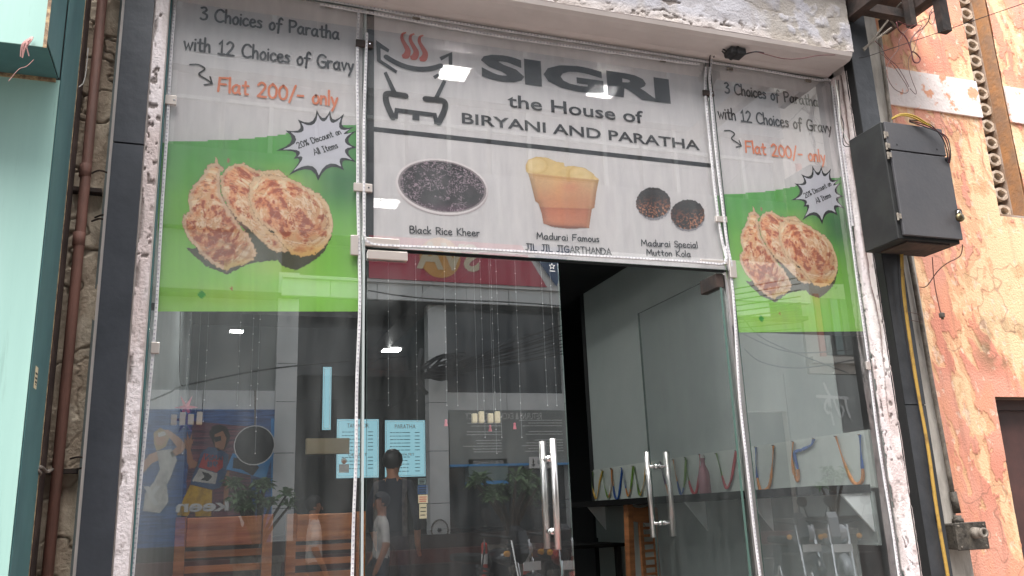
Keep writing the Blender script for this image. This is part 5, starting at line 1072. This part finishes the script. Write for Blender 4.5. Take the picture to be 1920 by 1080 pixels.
# ================================================================== PEOPLE
def person(name_loc, rz, top, legs, label, hair='hair', skin='skin', scale=1., pose=0, bag=None, sleeve=1.14):
    t = thing('person', (0, 0, 0), label, 'person')
    J = {'pel': (0, 0, .95, .125), 'wst': (0, 0, 1.08, .135), 'chs': (0, .0, 1.30, .165), 'nck': (0, .01, 1.47, .055), 'hd0': (0, .01, 1.53, .06), 'hd1': (0, -.005, 1.60, .085), 'hd2': (0, 0, 1.68, .075),
         'shL': (-.17, 0, 1.40, .06), 'elL': (-.25, .02, 1.12, .05), 'wrL': (-.22, -.08, .88, .03), 'hnL': (-.215, -.11, .80, .034), 'shR': (.17, 0, 1.40, .06), 'elR': (.25, .02, 1.12, .05), 'wrR': (.21, -.10+.0*pose, .88, .03), 'hnR': (.205, -.13, .80, .034),
         'hpL': (-.09, 0, .90, .09), 'knL': (-.11, -.03-.08*pose, .50, .058), 'anL': (-.12, .03-.05*pose, .09, .04), 'toL': (-.125, -.12-.05*pose, .035, .035), 'hpR': (.09, 0, .90, .09), 'knR': (.11, -.02+.06*pose, .50, .058), 'anR': (.12, .05+.12*pose, .09, .04), 'toR': (.125, -.10+.12*pose, .035, .035)}
    E_ = [('pel', 'wst'), ('wst', 'chs'), ('chs', 'nck'), ('nck', 'hd0'), ('hd0', 'hd1'), ('hd1', 'hd2'), ('chs', 'shL'), ('shL', 'elL'), ('elL', 'wrL'), ('wrL', 'hnL'), ('chs', 'shR'), ('shR', 'elR'), ('elR', 'wrR'), ('wrR', 'hnR'),
          ('pel', 'hpL'), ('hpL', 'knL'), ('knL', 'anL'), ('anL', 'toL'), ('pel', 'hpR'), ('hpR', 'knR'), ('knR', 'anR'), ('anR', 'toR')]
    for s, sg in (('L', -1), ('R', 1)):
        h = J['hn'+s]
        for f, (dx, dy, L_) in enumerate(((-.018, -.006, .075), (-.006, -.008, .082), (.006, -.006, .078), (.017, 0, .064))):
            J['f%s%d' % (s, f)] = (h[0]+dx*.6, h[1]+dy-.01, h[2]-.03, .009); J['g%s%d' % (s, f)] = (h[0]+dx, h[1]+dy-.015-.02, h[2]-L_, .0075); E_ += [('hn'+s, 'f%s%d' % (s, f)), ('f%s%d' % (s, f), 'g%s%d' % (s, f))]
        J['th'+s] = (h[0]-sg*.035, h[1]-.025, h[2]-.02, .010); E_.append(('wr'+s, 'th'+s))
    names = list(J); me = bpy.data.meshes.new('body'); me.from_pydata([J[n][:3] for n in names], [(names.index(a), names.index(b)) for a, b in E_], [])
    tmp = bpy.data.objects.new('tmp', me); COL.objects.link(tmp); md = tmp.modifiers.new('s', 'SKIN'); md.use_smooth_shade = True
    for i, n in enumerate(names): r = J[n][3]; me.skin_vertices[0].data[i].radius = (r, r*(.78 if n in ('chs', 'wst', 'pel') else 1)); me.skin_vertices[0].data[i].use_root = (n == 'pel')
    sb = tmp.modifiers.new('u', 'SUBSURF'); sb.levels = 2; sb.render_levels = 2
    dg = bpy.context.evaluated_depsgraph_get(); m2 = bpy.data.meshes.new_from_object(tmp.evaluated_get(dg)); bpy.data.objects.remove(tmp)
    m2.materials.clear()
    o = link('body', m2, [skin, top, legs, 'rubber'], t, True)
    for p in m2.polygons:
        z = p.center.z; x = abs(p.center.x); p.material_index = 0
        if z < 1.455 and z > .97 and not (x > .195 and z < sleeve): p.material_index = 1
        elif z <= .97 and x < .19 and z > .09: p.material_index = 2
        elif z <= .09: p.material_index = 3
    bm = nb(); bmesh.ops.create_uvsphere(bm, u_segments=14, v_segments=10, radius=1)
    for v in bm.verts: v.co = Vector((v.co.x*.100, v.co.y*.108+.012, v.co.z*.105+1.650+(.03 if v.co.y > 0 else 0)*0)); v.co += v.co.normalized()*0.004*math.sin(v.index*3.1)
    bmesh.ops.delete(bm, geom=[v for v in bm.verts if v.co.z < 1.650 and v.co.y < -.02], context='VERTS'); obj('hair', bm, hair, t, True)
    for sx in (-.03, .03): bm = nb(); lathe(bm, [(0, -.004), (.010, -.002), (.010, 0)], (sx, -.083, 1.615), 8, 'y'); obj('eye', bm, 'hair', t)
    bm = nb(); prism(bm, [(-.010, -.085, 1.575), (.010, -.085, 1.575), (0, -.082, 1.61)], (0, -.016, -.002)); obj('nose', bm, skin, t)
    bx('mouth', (-.022, .022, -.084, -.080, 1.548, 1.555), 'ink_red', t)
    for sx in (-1, 1): bm = nb(); lathe(bm, [(0, -.008), (.018, 0), (0, .008)], (sx*.087, .01, 1.60), 8, 'x'); obj('ear', bm, skin, t)
    if bag: bx('shoulder_bag', (-.13, .13, .12, .22, 1.02, 1.36), bag, t, .02)
    t.location = name_loc; t.rotation_euler = (0, 0, rz); t.scale = (scale,)*3; return t
pp = AY(737, 905, 4.6); person((pp.x, 4.6, .5), 2.6, 'cloth_dark', 'cloth_dark', 'person in dark clothes standing in the middle of the dark shop, seen from behind', scale=.93, sleeve=.90)
q1 = MV(590, 950, 7.2); person((q1.x, q1.y, .15), math.pi*.5, 'cloth_white', 'cloth_dark', 'person in a white shirt walking along the street, reflected in the left pane', scale=.95, pose=1)
q1 = MV(714, 955, 7.1); person((q1.x, q1.y, .15), -math.pi*.5, 'cloth_white', 'cloth_dark', 'person in a white shirt walking the other way, reflected in the closed door', scale=.96, pose=1)

# ================================================================== ACROSS THE STREET (seen mirrored in the glass)
S = 8.0
def W(px, py, s=S): return MV(px, py, s)
bm = nb(); box(bm, -8, 16, -7.6, -4.6, .005, .28); setp(obj('pavement', bm, 'paver'), kind='structure')
op = thing('shop_building', (4, -S, 0), 'grey clad shop building across the street, mirrored in the glass', 'building')
def ob(name, x0, x1, z0, z1, y0, y1, mt, parent=None): return bx(name, (x0, x1, min(-y0, -y1), max(-y0, -y1), z0, z1), mt, parent or op)
pl0 = W(527, 1058).z
PLZ = W(800, 1003).z
ob('plinth', -8, 9.0, 0, PLZ, S-.35, S+6, 'plinth_dark')
for k in range(3): ob('step', -3, 9, 0.0, PLZ-.16*(k+1), S-.351-.28*(k+1), S-.352-.28*k, 'red_step' if k == 0 else 'plinth_dark')
colx = [W(536, 700).x, W(819, 850).x]; gap = colx[1]-colx[0]; xs_ = [colx[0]-gap, colx[0], colx[1], colx[1]+gap]
bt0, bt1 = W(950, 770).z, W(950, 738).z
zj = [PLZ, W(819, 944).z, W(819, 847).z, W(819, 757).z, W(819, 690).z, 4.7]
for x in xs_:
    for a, b in zip(zj, zj[1:]): ob('cladding_panel', x-.13, x+.13, a+.004, b-.004, S-.12, S+.1, 'clad')
    ob('pillar_core', x-.12, x+.12, PLZ, 4.7, S-.11, S+.1, 'deep')
def beam(x0, x1, n):
    for k in range(n): ob('beam_panel', x0+(x1-x0)*k/n+.004, x0+(x1-x0)*(k+1)/n-.004, bt0, bt1, S-.05, S+.1, 'clad')
beam(xs_[0]+.13, xs_[1]-.13, 2); beam(xs_[2]+.13, xs_[3]-.13, 2)
# dark grey band above the beams
z46, z33 = W(900, 580).z, bt1
ob('upper_glazing', xs_[2]+.132, xs_[3]-.132, z33+.003, z46, S+.02, S+.1, 'dark_glass'); ob('upper_glazing', xs_[1]+.132, xs_[2]-.132, 3.4, z46, S+.6, S+.7, 'dark_glass')
ob('upper_panel', xs_[0]+.132, xs_[1]-.132, z33+.003, z46, S+.0, S+.1, 'clad_grey')
ob('upper_panel', xs_[3]+.132, 9.0, bt0, z46, S+.0, S+.1, 'clad_grey')
# panel strip under the red sign and the sign itself
zs0, zs1 = W(900, 578).z, W(900, 566).z; zr0, zr1 = W(950, 546).z, W(950, 546).z+.60
for k in range(12): ob('strip_panel', xs_[1]-.1+k*.62, xs_[1]-.1+(k+1)*.62-.01, zs0+.003, zs1+.13, S-.25, S-.2, 'clad')
ob('sign_backing', xs_[1]-.1, 9.0, zs1+.135, zr0-.003, S-.30, S-.2, 'white_paint'); ob('slab', -8, 9.0, z46+.003, z46+.06, S-.2, S+6, 'deep')
sg = thing('red_sign', (W(850, 500).x, -S+.33, zr0), 'dark red sign with yellow disc and pale letters, mirrored in the closed door top', 'sign')
xl, xr = W(684, 520).x, W(1010, 545).x
bm = nb(); prism(bm, [(xl, -S+.32, zr0), (xr, -S+.32, zr0), (xr-.36, -S+.32, zr1), (xl, -S+.32, zr1)], (0, -.015, 0)); obj('red_board', bm, 'sign_red', sg)
bm = nb(); c = W(825, 480, S-.33); lathe(bm, [(0, .0), (.29, 0), (.29, -.004), (0, -.004)], (c.x, -S+.327, zr0+.34), 30, 'y'); obj('disc', bm, 'sign_yellow', sg)
block_text('SVA', W(770, 480).x, W(885, 480).x, zr0+.16, zr0+.56, -S+.333, 'cream', sg, 'lettering', 1, .03)
bm = nb(); a = W(985, 490); b = W(1043, 490); c = W(1027, 548); prism(bm, [(a.x-.10, -S+.34, zr1), (b.x+.1, -S+.34, zr1), (c.x, -S+.34, c.z)], (0, -.01, 0)); o = obj('blue_pennant', bm, 'sign_blue', sg)
ob('sign_white_field', xr-.36, 9.0, zr0+.001, zr1, S-.30, S-.2, 'white_paint'); ob('sign_white_field', -8, xs_[1]-.101, z46+.061, zr1, S-.05, S+.1, 'clad_grey')
# upper storeys
z = zr1+.02
for fl in range(2):
    h0 = 1.1 if fl == 0 else .85; ob('spandrel', -8, 9.0, z, z+h0, S-.15, S+.3, 'upper_grey')
    for k in range(13):
        x = -7.6+k*1.27; f = ob('window', x, x+1.2, z+h0+.005, z+h0+1.15, S+.05, S+.3, 'dark_glass'); 
        bx('window_frame', (x+.57, x+.63, -S-.049, -S-.0, z+h0+.006, z+h0+1.149), 'clad_grey', f); bx('window_frame', (x, x+1.2, -S+-.048, -S+.01, z+h0+.75, z+h0+.80), 'clad_grey', f)
    z += h0+1.16
ob('parapet', -8, 9.0, z, z+.7, S-.3, S+.3, 'clad'); ob('rear_mass', -8, 9.0, zr1, z, S+.31, S+6, 'clad_grey')
# shopfront glazing between the columns
ob('back_wall', -8, 9.0, PLZ, 4.6, S+5, S+5.1, 'room_dark')
ob('shop_glass', xs_[2]+.132, xs_[3]-.132, PLZ+.003, bt0-.003, S+.12, S+.14, 'dark_glass')
ob('shop_glass', xs_[3]+.132, 9.0, PLZ+.003, bt0-.003, S+.12, S+.14, 'dark_glass')
ob('bay_wall', xs_[1]+.132, xs_[2]-.132, PLZ, 3.38, S+2.5, S+2.6, 'dark_glass'); ob('bay_ceiling', xs_[1]-.1, xs_[2]+.1, 3.385, 3.399, S+.2, S+5, 'deep')
for x in (W(705, 950, S+.2).x, W(745, 950, S+.2).x+.1): ob('door_post', x-.03, x+.03, PLZ, 2.25, S+.2, S+.25, 'conduit')
# returns policy board: white lettering on grey glass
rb = thing('policy_board', (W(950, 820).x, -S+.13, W(950, 868).z), 'large grey board headed RETURNS & EXCHANGE POLICY, mirrored in the closed door', 'board')
a, b = W(838, 775), W(1054, 868); x0b, x1b = a.x, b.x+.1; ob('board', x0b, x1b, b.z, bt0-.01, S-.10, S+.11, 'clad_grey', rb)
yb_ = -S+.104; t0 = W(1010, 780); t1 = W(868, 782); block_text('RETURNS & EXCHANGE POLICY', t1.x, t0.x, t0.z-.06, t0.z+.03, yb_, 'white_paint', rb, 'lettering', 1, .01)
random.seed(3)
for cx0, cx1 in ((W(858, 800).x, W(935, 800).x), (W(968, 800).x, W(1048, 800).x)):
    bm = nb(); zz = W(950, 789).z
    for k in range(10):
        if k in (3, 5): zz -= .04
        box(bm, cx1-(cx1-cx0)*random.uniform(.6, 1.), cx1, yb_, yb_+.002, zz-.012, zz); zz -= .038
    obj('policy_lines', bm, 'clad', rb)['kind'] = 'stuff'
ob('blue_edge', x0b, x1b, b.z-.03, b.z-.002, S-.11, S+.1, 'light_blue', rb)
rb2 = thing('policy_poster', (W(910, 890).x, -S+.11, W(910, 905).z), 'smaller grey notice headed RETURN & EXCHANGE POLICY under the big board, mirrored', 'notice')
a, b = W(874, 858), W(948, 908); ob('board', a.x, b.x, b.z+.05, a.z-.03, S-.10, S+.1, 'pale_glass', rb2); ob('blue_foot', a.x, b.x, b.z, b.z+.048, S-.101, S+.1, 'light_blue', rb2)
block_text('RETURN & EXCHANGE POLICY', a.x+.06, b.x-.06, a.z-.10, a.z-.05, -S+.104, 'white_paint', rb2, 'lettering', 1, .01)
rb3 = thing('page_sign', (W(1000, 868).x, -S+.11, W(1000, 875).z), 'small white panel with an arrow and the letters page, mirrored beside the handle', 'sign')
a, b = W(986, 858), W(1030, 878); ob('board', a.x, b.x, b.z, a.z, S-.112, S+.1, 'white_paint', rb3); block_text('page', a.x+.12, b.x-.06, b.z+.03, a.z-.05, -S+.115, 'ink', rb3, 'lettering', 1, .01)
bm = nb(); box(bm, a.x+.05, a.x+.07, -S+.114, -S+.117, b.z+.05, a.z-.03); prism(bm, [(a.x+.03, -S+.1135, b.z+.05), (a.x+.09, -S+.1135, b.z+.05), (a.x+.06, -S+.1135, b.z+.015)], (0, .003, 0)); obj('arrow', bm, 'ink', rb3)
fan = thing('round_vent', (W(824, 993).x, -S+.14, W(824, 1010).z), 'round wall fan on the foot of the clad pillar across the street', 'vent')
c = W(824, 994, S-.14); bm = nb(); tube(bm, [(c.x+.11*math.cos(a), -S+.145, c.z+.13*math.sin(a)) for a in [2*math.pi*k/20 for k in range(21)]], .01, 6); obj('ring', bm, 'conduit', fan); bm = nb(); lathe(bm, [(0, 0), (.03, 0), (.02, .03), (0, .03)], (c.x, -S+.13, c.z), 10, 'y'); obj('hub', bm, 'black_plastic', fan)
bs = ob('baseboard', xs_[1]+.132, xs_[2]-.132, 1.15, PLZ-.0, S-.3, S-.25, 'red_step') if False else None
# fashion poster
ad_ = thing('fashion_poster', (W(395, 880).x, -S+.1, W(395, 960).z), 'street poster of a woman in white and a man in yellow trousers, mirrored at left', 'poster')
a, b = W(262, 778), W(518, 1020); ob('board', a.x, b.x, W(395, 1045).z, bt0-.004, S-.08, S+.1, 'ad_blue', ad_)
YQ = S-.083
def adp(name, pts, mt, k=0): bm = nb(); prism(bm, [W(x, y, YQ-.003*k) for x, y in pts], (0, -.0025, 0)); return obj(name, bm, mt, ad_)
adp('stripe_wall', [(362, 790), (470, 800), (470, 1035), (345, 1035), (350, 900)], 'ad_stripe', 1)
adp('blue_edge', [(508, 785), (517, 785), (517, 1020), (508, 1020)], 'light_blue', 1)
# man
adp('man_hair', [(392, 812), (398, 800), (412, 796), (426, 802), (432, 818), (427, 832), (420, 845), (402, 838)], 'hair', 2)
adp('man_face', [(402, 815), (418, 808), (425, 822), (420, 842), (408, 846), (403, 836)], 'skin', 3); adp('man_glasses', [(401, 820), (414, 817), (415, 826), (404, 829)], 'ink', 4)
adp('man_shirt', [(378, 848), (392, 838), (408, 840), (428, 852), (428, 880), (412, 915), (398, 918), (357, 908), (362, 890), (370, 868)], 'cloth_blue', 3)
adp('man_shirt_red', [(383, 850), (418, 856), (418, 876), (406, 886), (372, 876)], 'cloth_red', 4); adp('man_shirt_print', [(374, 878), (408, 888), (404, 908), (360, 902)], 'cloth_white', 4); adp('man_palms', [(378, 884), (392, 888), (398, 894), (390, 902), (376, 900), (384, 894)], 'ink', 5)
adp('man_arm', [(350, 840), (356, 836), (362, 862), (372, 868), (370, 876), (356, 878), (351, 868)], 'skin', 3); adp('man_hand', [(348, 842), (345, 822), (350, 826), (351, 808), (355, 824), (360, 812), (360, 826), (364, 822), (358, 840)], 'skin', 4)
adp('man_arm', [(424, 882), (430, 884), (428, 930), (424, 955), (418, 955), (420, 920)], 'skin', 3)
adp('man_trousers', [(357, 909), (398, 919), (396, 968), (366, 968), (364, 945), (352, 968), (332, 966), (344, 935)], 'cloth_yellow', 3)
# woman
adp('woman_hair', [(288, 812), (300, 802), (312, 808), (318, 820), (310, 838), (294, 846), (289, 832)], 'blonde', 2); adp('woman_face', [(291, 818), (306, 812), (312, 824), (304, 836), (294, 834)], 'skin_light', 3); adp('woman_glasses', [(296, 812), (310, 808), (311, 816), (297, 820)], 'white_paint', 4)
adp('woman_arm', [(306, 806), (316, 806), (336, 820), (350, 836), (340, 850), (322, 858), (320, 848), (332, 838), (316, 818)], 'skin_light', 4); adp('woman_arm', [(268, 868), (280, 852), (296, 846), (300, 862), (286, 868), (266, 890)], 'skin_light', 3)
adp('woman_top', [(294, 846), (322, 842), (332, 862), (318, 900), (302, 925), (288, 905), (300, 880)], 'cloth_white', 4); adp('woman_skirt', [(288, 904), (312, 908), (316, 940), (300, 962), (268, 958), (272, 925)], 'cloth_white', 3)
adp('handbag', [(436, 850), (510, 855), (498, 898), (424, 880)], 'light_blue', 5); adp('bag_print', [(438, 858), (470, 862), (486, 876), (474, 892), (452, 880), (436, 878)], 'ink', 6)
for tx, x0, x1, y, h in (('Ev', 446, 474, 985, .17), ('keen', 330, 428, 958, .12), ('y', 268, 300, 945, .2)):
    p0, p1 = W(x0, y), W(x1, y); block_text(tx, p0.x, p1.x, p0.z-.02, p0.z+h, -YQ+.02, 'white_paint', ad_, 'lettering', 1, .03)
block_text('MAIN', W(384, 860).x, W(416, 860).x, W(400, 864).z, W(400, 852).z, -YQ+.018, 'cloth_blue', ad_, 'lettering', 1, .03); block_text('98', W(388, 876).x, W(408, 876).x, W(400, 877).z, W(400, 866).z, -YQ+.018, 'cloth_blue', ad_, 'lettering', 1, .03)
# round black sign
rs = thing('round_sign', W(477, 860, S-.4), 'round black sign disc with a pale rim in front of the blue street poster', 'sign')
c = W(477, 835, S-.4); r = abs(W(515, 835, S-.4).x-c.x); bm = nb(); lathe(bm, [(0, -.02), (r*.95, -.02), (r*.95, .022), (0, .022)], c, 32, 'y'); obj('face', bm, 'deep', rs); bm = nb(); lathe(bm, [(r*.955, -.025), (r, -.025), (r, .025), (r*.955, .025), (r*.955, -.025)], c, 32, 'y', False); obj('rim', bm, 'white_paint', rs)
bm = nb(); tube(bm, [(c.x, c.y, c.z+r), (c.x, c.y-.35, bt1)], .01, 6); obj('arm', bm, 'conduit', rs)
# old plaster building and slate shopfront further right
b2 = thing('plaster_building', (11, -S, 0), 'old cream plaster building with shutters and orange trim, mirrored in the right pane', 'building')
X1 = 9.05; zc2 = W(1500, 700).z
ob('wall', X1, 16, zc2, W(1500, 560).z+5, S, S+4, 'old_plaster', b2)
for k in range(6):
    for fl in range(2):
        x = X1+.35+k*.95; z0 = W(1500, 665).z+fl*2.3; wd = ob('window', x, x+.55, z0, z0+.95, S-.03, S+.1, 'deep', b2)
        for s in (0, 1, 2): bx('shutter', (x+.01+s*.19, x+.15+s*.19, -S+.031, -S+.045, z0+.01, z0+.94), 'shutter' if s != 1 else 'pale_glass', wd)
        ob('trim', x-.11, x-.01, z0-.03, z0+1.02, S-.04, S+.1, 'orange_trim', b2)
ob('cornice', X1, 16, W(1500, 668).z-.12, W(1500, 668).z-.02, S-.12, S+.1, 'old_plaster', b2)
sp = thing('slate_shopfront', (11, -S, 0), 'slate grey shopfront with white Hindi letters, mirrored in the right pane', 'shopfront')
ob('panel', W(1467, 700).x, 16, 1.3, zc2-.02, S-.02, S+.3, 'clad_grey', sp); ob('plinth', X1-.04, 16, 0, 1.29, S-.05, S+.3, 'plinth_dark', sp); ob('side_wall', X1, W(1466, 700).x, 1.3, zc2-.02, S+.02, S+.3, 'old_plaster', sp)
def hin(pts, wd, k=0):
    bm = nb(); P = smooth_pts([Vector((a, b, 0)) for a, b in pts], 4); stroke_mesh(bm, [(W(v.x, v.y, S-.03).x, W(v.x, v.y, S-.03).z) for v in P], wd, -S+.032+.002*k); obj('lettering', bm, 'white_paint', sp)
hin([(1531, 743), (1560, 745), (1588, 747)], .05); hin([(1544, 720), (1549, 732), (1556, 744)], .045, 1); hin([(1553, 745), (1556, 765), (1552, 775), (1545, 765), (1550, 750), (1557, 775), (1562, 796)], .04, 2); hin([(1562, 750), (1568, 768), (1576, 782), (1580, 768), (1574, 760)], .035, 3); hin([(1583, 747), (1586, 765), (1592, 782)], .045, 4)
# tangled overhead cables by the pillar, mirrored
random.seed(5)
cb = thing('cable_bundle', W(810, 695, S-.5), 'messy coil of black overhead cables hung on the pillar across the street', 'cables')
for k in range(14):
    pts = [W(795+random.uniform(-6, 6), 690+random.uniform(-12, 22), S-.4), W(825+random.uniform(-8, 8), 680+random.uniform(-14, 24), S-.5), W(860+random.uniform(-10, 14), 672+random.uniform(-10, 34), S-.55), W(835+random.uniform(-9, 9), 700+random.uniform(-4, 12), S-.6), W(800, 700+random.uniform(-9, 9), S-.5)]
    bm = nb(); tube(bm, smooth_pts(pts, 5), .012, 5); obj('coil', bm, 'wire_black', cb)
for k in range(9):
    pts = [W(800, 694+k*2, S-.5), W(880, 672+k*3, S-.7), W(990, 640+k*5-random.uniform(0, 9), S-1.2), W(1150, 585+k*8, S-2.2), W(1500, 520+k*12, S-2.5)]
    bm = nb(); tube(bm, smooth_pts(pts, 6), .009, 5); obj('line', bm, 'wire_black', cb)
bm = nb(); pts = [W(790, 655, S-.35), W(783, 690, S-.4), W(790, 725, S-.35), W(800, 738, S-.3)]; tube(bm, smooth_pts(pts, 5), .03, 8); obj('coil', bm, 'wire_black', cb)
for pts, ol in zip(([(690, 545), (800, 560), (1050, 574), (1400, 620)], [(280, 752), (320, 735), (350, 722), (520, 690), (760, 668)], [(1395, 655), (1430, 680), (1500, 690), (1600, 675)], [(1395, 600), (1440, 640), (1590, 700)], [(1380, 620), (1480, 660), (1600, 655)]), ('overhead cable crossing below the mirrored red sign', 'overhead cable sagging across the left pane above the pale beam', 'lowest overhead cable in the right pane, dipping past the plaster wall', 'overhead cable slanting steeply down across the mirrored shutters', 'overhead cable crossing mid height of the plaster wall in the right pane')):
    wire('overhead_cable', [W(x, y, S-1.) for x, y in pts], .010, 'wire_black', None, ol, 'cable', 'overhead cables across the street')
# frangipani plants
def frangi(px, py, s, label, spread, n, zb):
    c = W(px, py, s); t = thing('frangipani', (c.x, -s, zb), label, 'plant'); bm = nb(); lf = nb()
    random.seed(n)
    for k in range(n):
        dx = random.uniform(-1, 1)*spread; dz = random.uniform(-.6, .35)*spread; dy = random.uniform(-.6, .6)*spread; e = Vector((c.x+dx, -s+dy, c.z+dz))
        tube(bm, smooth_pts([Vector((c.x, -s, zb)), Vector((c.x+dx*.3, -s+dy*.3, (zb+e.z)/2)), e], 3), .02, 6, rs=[.03-.018*i/6 for i in range(7)])
        for q in range(26):
            a = q*2.4; el = random.uniform(-.25, 1.0); L_ = random.uniform(.13, .22)*spread/.45; d = Vector((math.cos(a)*math.cos(el), math.sin(a)*math.cos(el), math.sin(el))); sd_ = d.cross(Vector((0, 0, 1))).normalized()*L_*.21
            m1 = e+d*L_*.55+Vector((0, 0, .01)); tip = e+d*L_+Vector((0, 0, -.03)); v = [lf.verts.new(x) for x in (e, m1-sd_+Vector((0, 0, .012)), tip, m1+sd_+Vector((0, 0, .012)), m1-Vector((0, 0, .004)))]
            lf.faces.new((v[0], v[1], v[4])); lf.faces.new((v[1], v[2], v[4])); lf.faces.new((v[2], v[3], v[4])); lf.faces.new((v[3], v[0], v[4]))
    obj('branches', bm, 'bark', t); setp(obj('leaves', lf, 'leaf', t), kind='stuff')
frangi(955, 915, 7.0, 'frangipani plant reflected in the closed door by the handle', .42, 20, 1.1); frangi(487, 925, 7.0, 'low bushy frangipani reflected in the left pane under the round sign', .34, 16, 1.1); frangi(1555, 895, 6.4, 'frangipani reflected faintly above the black shelf in the right pane', .3, 10, 1.1)
for x, s, l in ((955, 7.0, 'planter under the frangipani by the door reflection'), (487, 7.0, 'planter under the left frangipani'), (1555, 6.4, 'planter under the right frangipani')):
    c = W(x, 920, s); t = thing('planter', (c.x, -s, .28), l, 'planter'); bm = nb(); lathe(bm, [(0, 0), (.2, 0), (.26, .8), (.29, .82), (.29, .88), (.25, .88), (.24, .84), (0, .84)], (c.x, -s, .28), 18); obj('pot', bm, 'conduit', t)
# motorcycles and scooter parked across the street, front wheels towards the shop
def bike(loc, rz, label, body='bike_black', tank='bike_red', shield=False):
    t = thing('motorcycle', (0, 0, 0), label, 'motorcycle', 'two wheelers parked across the street')
    for y in (-.64, .64):
        bm = nb(); n = 24
        tube(bm, [(0, y+.27*math.cos(2*math.pi*k/n), .30+.27*math.sin(2*math.pi*k/n)) for k in range(n+1)], .045, 8, False); w1 = obj('wheel', bm, 'rubber', t, True)
        bm = nb(); tube(bm, [(0, y+.215*math.cos(2*math.pi*k/n), .30+.215*math.sin(2*math.pi*k/n)) for k in range(n+1)], .014, 6, False)
        for k in range(6): a = k*math.pi/3; tube(bm, [(0, y, .3), (0, y+.21*math.cos(a), .3+.21*math.sin(a))], .009, 5)
        obj('rim', bm, 'chrome', w1)
    for sx in (-.09, .09): bm = nb(); tube(bm, [(sx, -.64, .30), (sx, -.44, .98)], .02, 8); obj('fork', bm, 'chrome', t)
    bm = nb(); tube(bm, smooth_pts([(-.36, -.30, 1.04), (-.22, -.40, 1.02), (0, -.42, .99), (.22, -.40, 1.02), (.36, -.30, 1.04)], 4), .013, 8); obj('handlebar', bm, 'black_plastic', t)
    for sx in (-1, 1):
        bm = nb(); tube(bm, [(sx*.28, -.33, 1.04), (sx*.33, -.35, 1.2)], .006, 6); m_ = obj('mirror_stem', bm, 'black_plastic', t); bm = nb(); lathe(bm, [(0, .012), (.055, .008), (.06, -.004), (0, -.006)], (sx*.34, -.36, 1.24), 14, 'y'); obj('mirror', bm, 'black_plastic', t)
        bm = nb(); lathe(bm, [(0, -.03), (.03, -.02), (.025, .02), (0, .025)], (sx*.2, -.5, .86), 10, 'y'); obj('indicator', bm, 'sign_yellow', t)
    bm = nb(); lathe(bm, [(0, -.05), (.075, -.03), (.09, .0), (.08, .06), (0, .09)], (0, -.52, .90), 18, 'y'); obj('headlight', bm, 'lens', t, True)
    bm = nb(); prism(bm, [(0, -.50, .76), (0, -.60, .86), (0, -.56, 1.06), (0, -.42, 1.12), (0, -.36, .92)], (.10, 0, 0)); prism(bm, [(0, -.50, .76), (0, -.60, .86), (0, -.56, 1.06), (0, -.42, 1.12), (0, -.36, .92)], (-.10, 0, 0)) if False else None; obj('cowl', bm, body, t)
    bm = nb(); bmesh.ops.create_uvsphere(bm, u_segments=16, v_segments=10, radius=1)
    for v in bm.verts: v.co = Vector((v.co.x*.115*(1-.35*v.co.y), v.co.y*.25-.06, v.co.z*.10+.80))
    obj('fuel_tank', bm, tank, t, True)
    bm = nb(); box(bm, -.12, .12, .14, .78, .76, .84); obj('seat', bm, 'rubber', t, bevel=.02); bx('engine', (-.13, .13, -.20, .16, .34, .66), 'cast_iron', t, .02); bx('side_cover', (-.14, .14, .17, .5, .52, .74), body, t, .02)
    bm = nb(); n = 10; tube(bm, [(0, -.64+.34*math.cos(a), .3+.34*math.sin(a)) for a in [math.pi*(.1+.7*k/n) for k in range(n+1)]], .05, 6); obj('front_fender', bm, tank, t, True)
    bm = nb(); tube(bm, smooth_pts([(.16, -.1, .4), (.17, .2, .3), (.17, .75, .36)], 4), .035, 8); obj('exhaust', bm, 'chrome', t); bx('number_plate', (-.10, .10, -.64, -.63, .70, .78), 'white_paint', t); bx('tail_light', (-.06, .06, .80, .84, .78, .84), 'bike_red', t); bm = nb(); tube(bm, [(-.14, .05, .35), (-.22, .1, .0)], .012, 6); obj('side_stand', bm, 'chrome', t)
    t.location = loc; t.rotation_euler = (0, 0, rz); return t
for px, s, rz, l, bd, tk in ((930, 5.4, math.pi-.25, 'black motorcycle facing the shop, reflected under the frangipani', 'bike_black', 'bike_black'), (1050, 5.2, math.pi+.2, 'red motorcycle reflected right of the closed door handle', 'bike_black', 'bike_red'),
                 (1565, 5.2, math.pi+.55, 'silver grey two wheeler reflected in the right pane under the shelf', 'scooter_grey', 'scooter_grey'), (1490, 5.6, math.pi+.35, 'dark motorcycle reflected in the right pane left of the silver one', 'bike_black', 'bike_black')):
    c = W(px, 1030, s); bike((c.x, -s, .28), rz, l, bd, tk)
# near scooter mirror
c = W(802, 1045, 3.9); t = bike((W(812, 1045, 4.2).x+.15, -4.4, 0), math.pi*.5+.3, 'dark motorcycle parked nearest, only its round mirror reflected low in the closed door', 'bike_black', 'bike_black')
for x, s, l in ((985, 5.0, 'red and white road bollard reflected behind the door handle'), (908, 5.4, 'second red bollard reflected low in the closed door')):
    c = W(x, 1050, s); t = thing('bollard', (c.x, -s, .28), l, 'bollard'); 
    bm = nb(); lathe(bm, [(.09, 0), (.09, .02), (.035, .03), (.03, .95), (0, .97)], (c.x, -s, .28), 12); obj('post', bm, 'cone_red', t)
    for zz in (.5, .75): bm = nb(); lathe(bm, [(.034, zz), (.034, zz+.1)], (c.x, -s, .28), 12); obj('band', bm, 'white_paint', t)
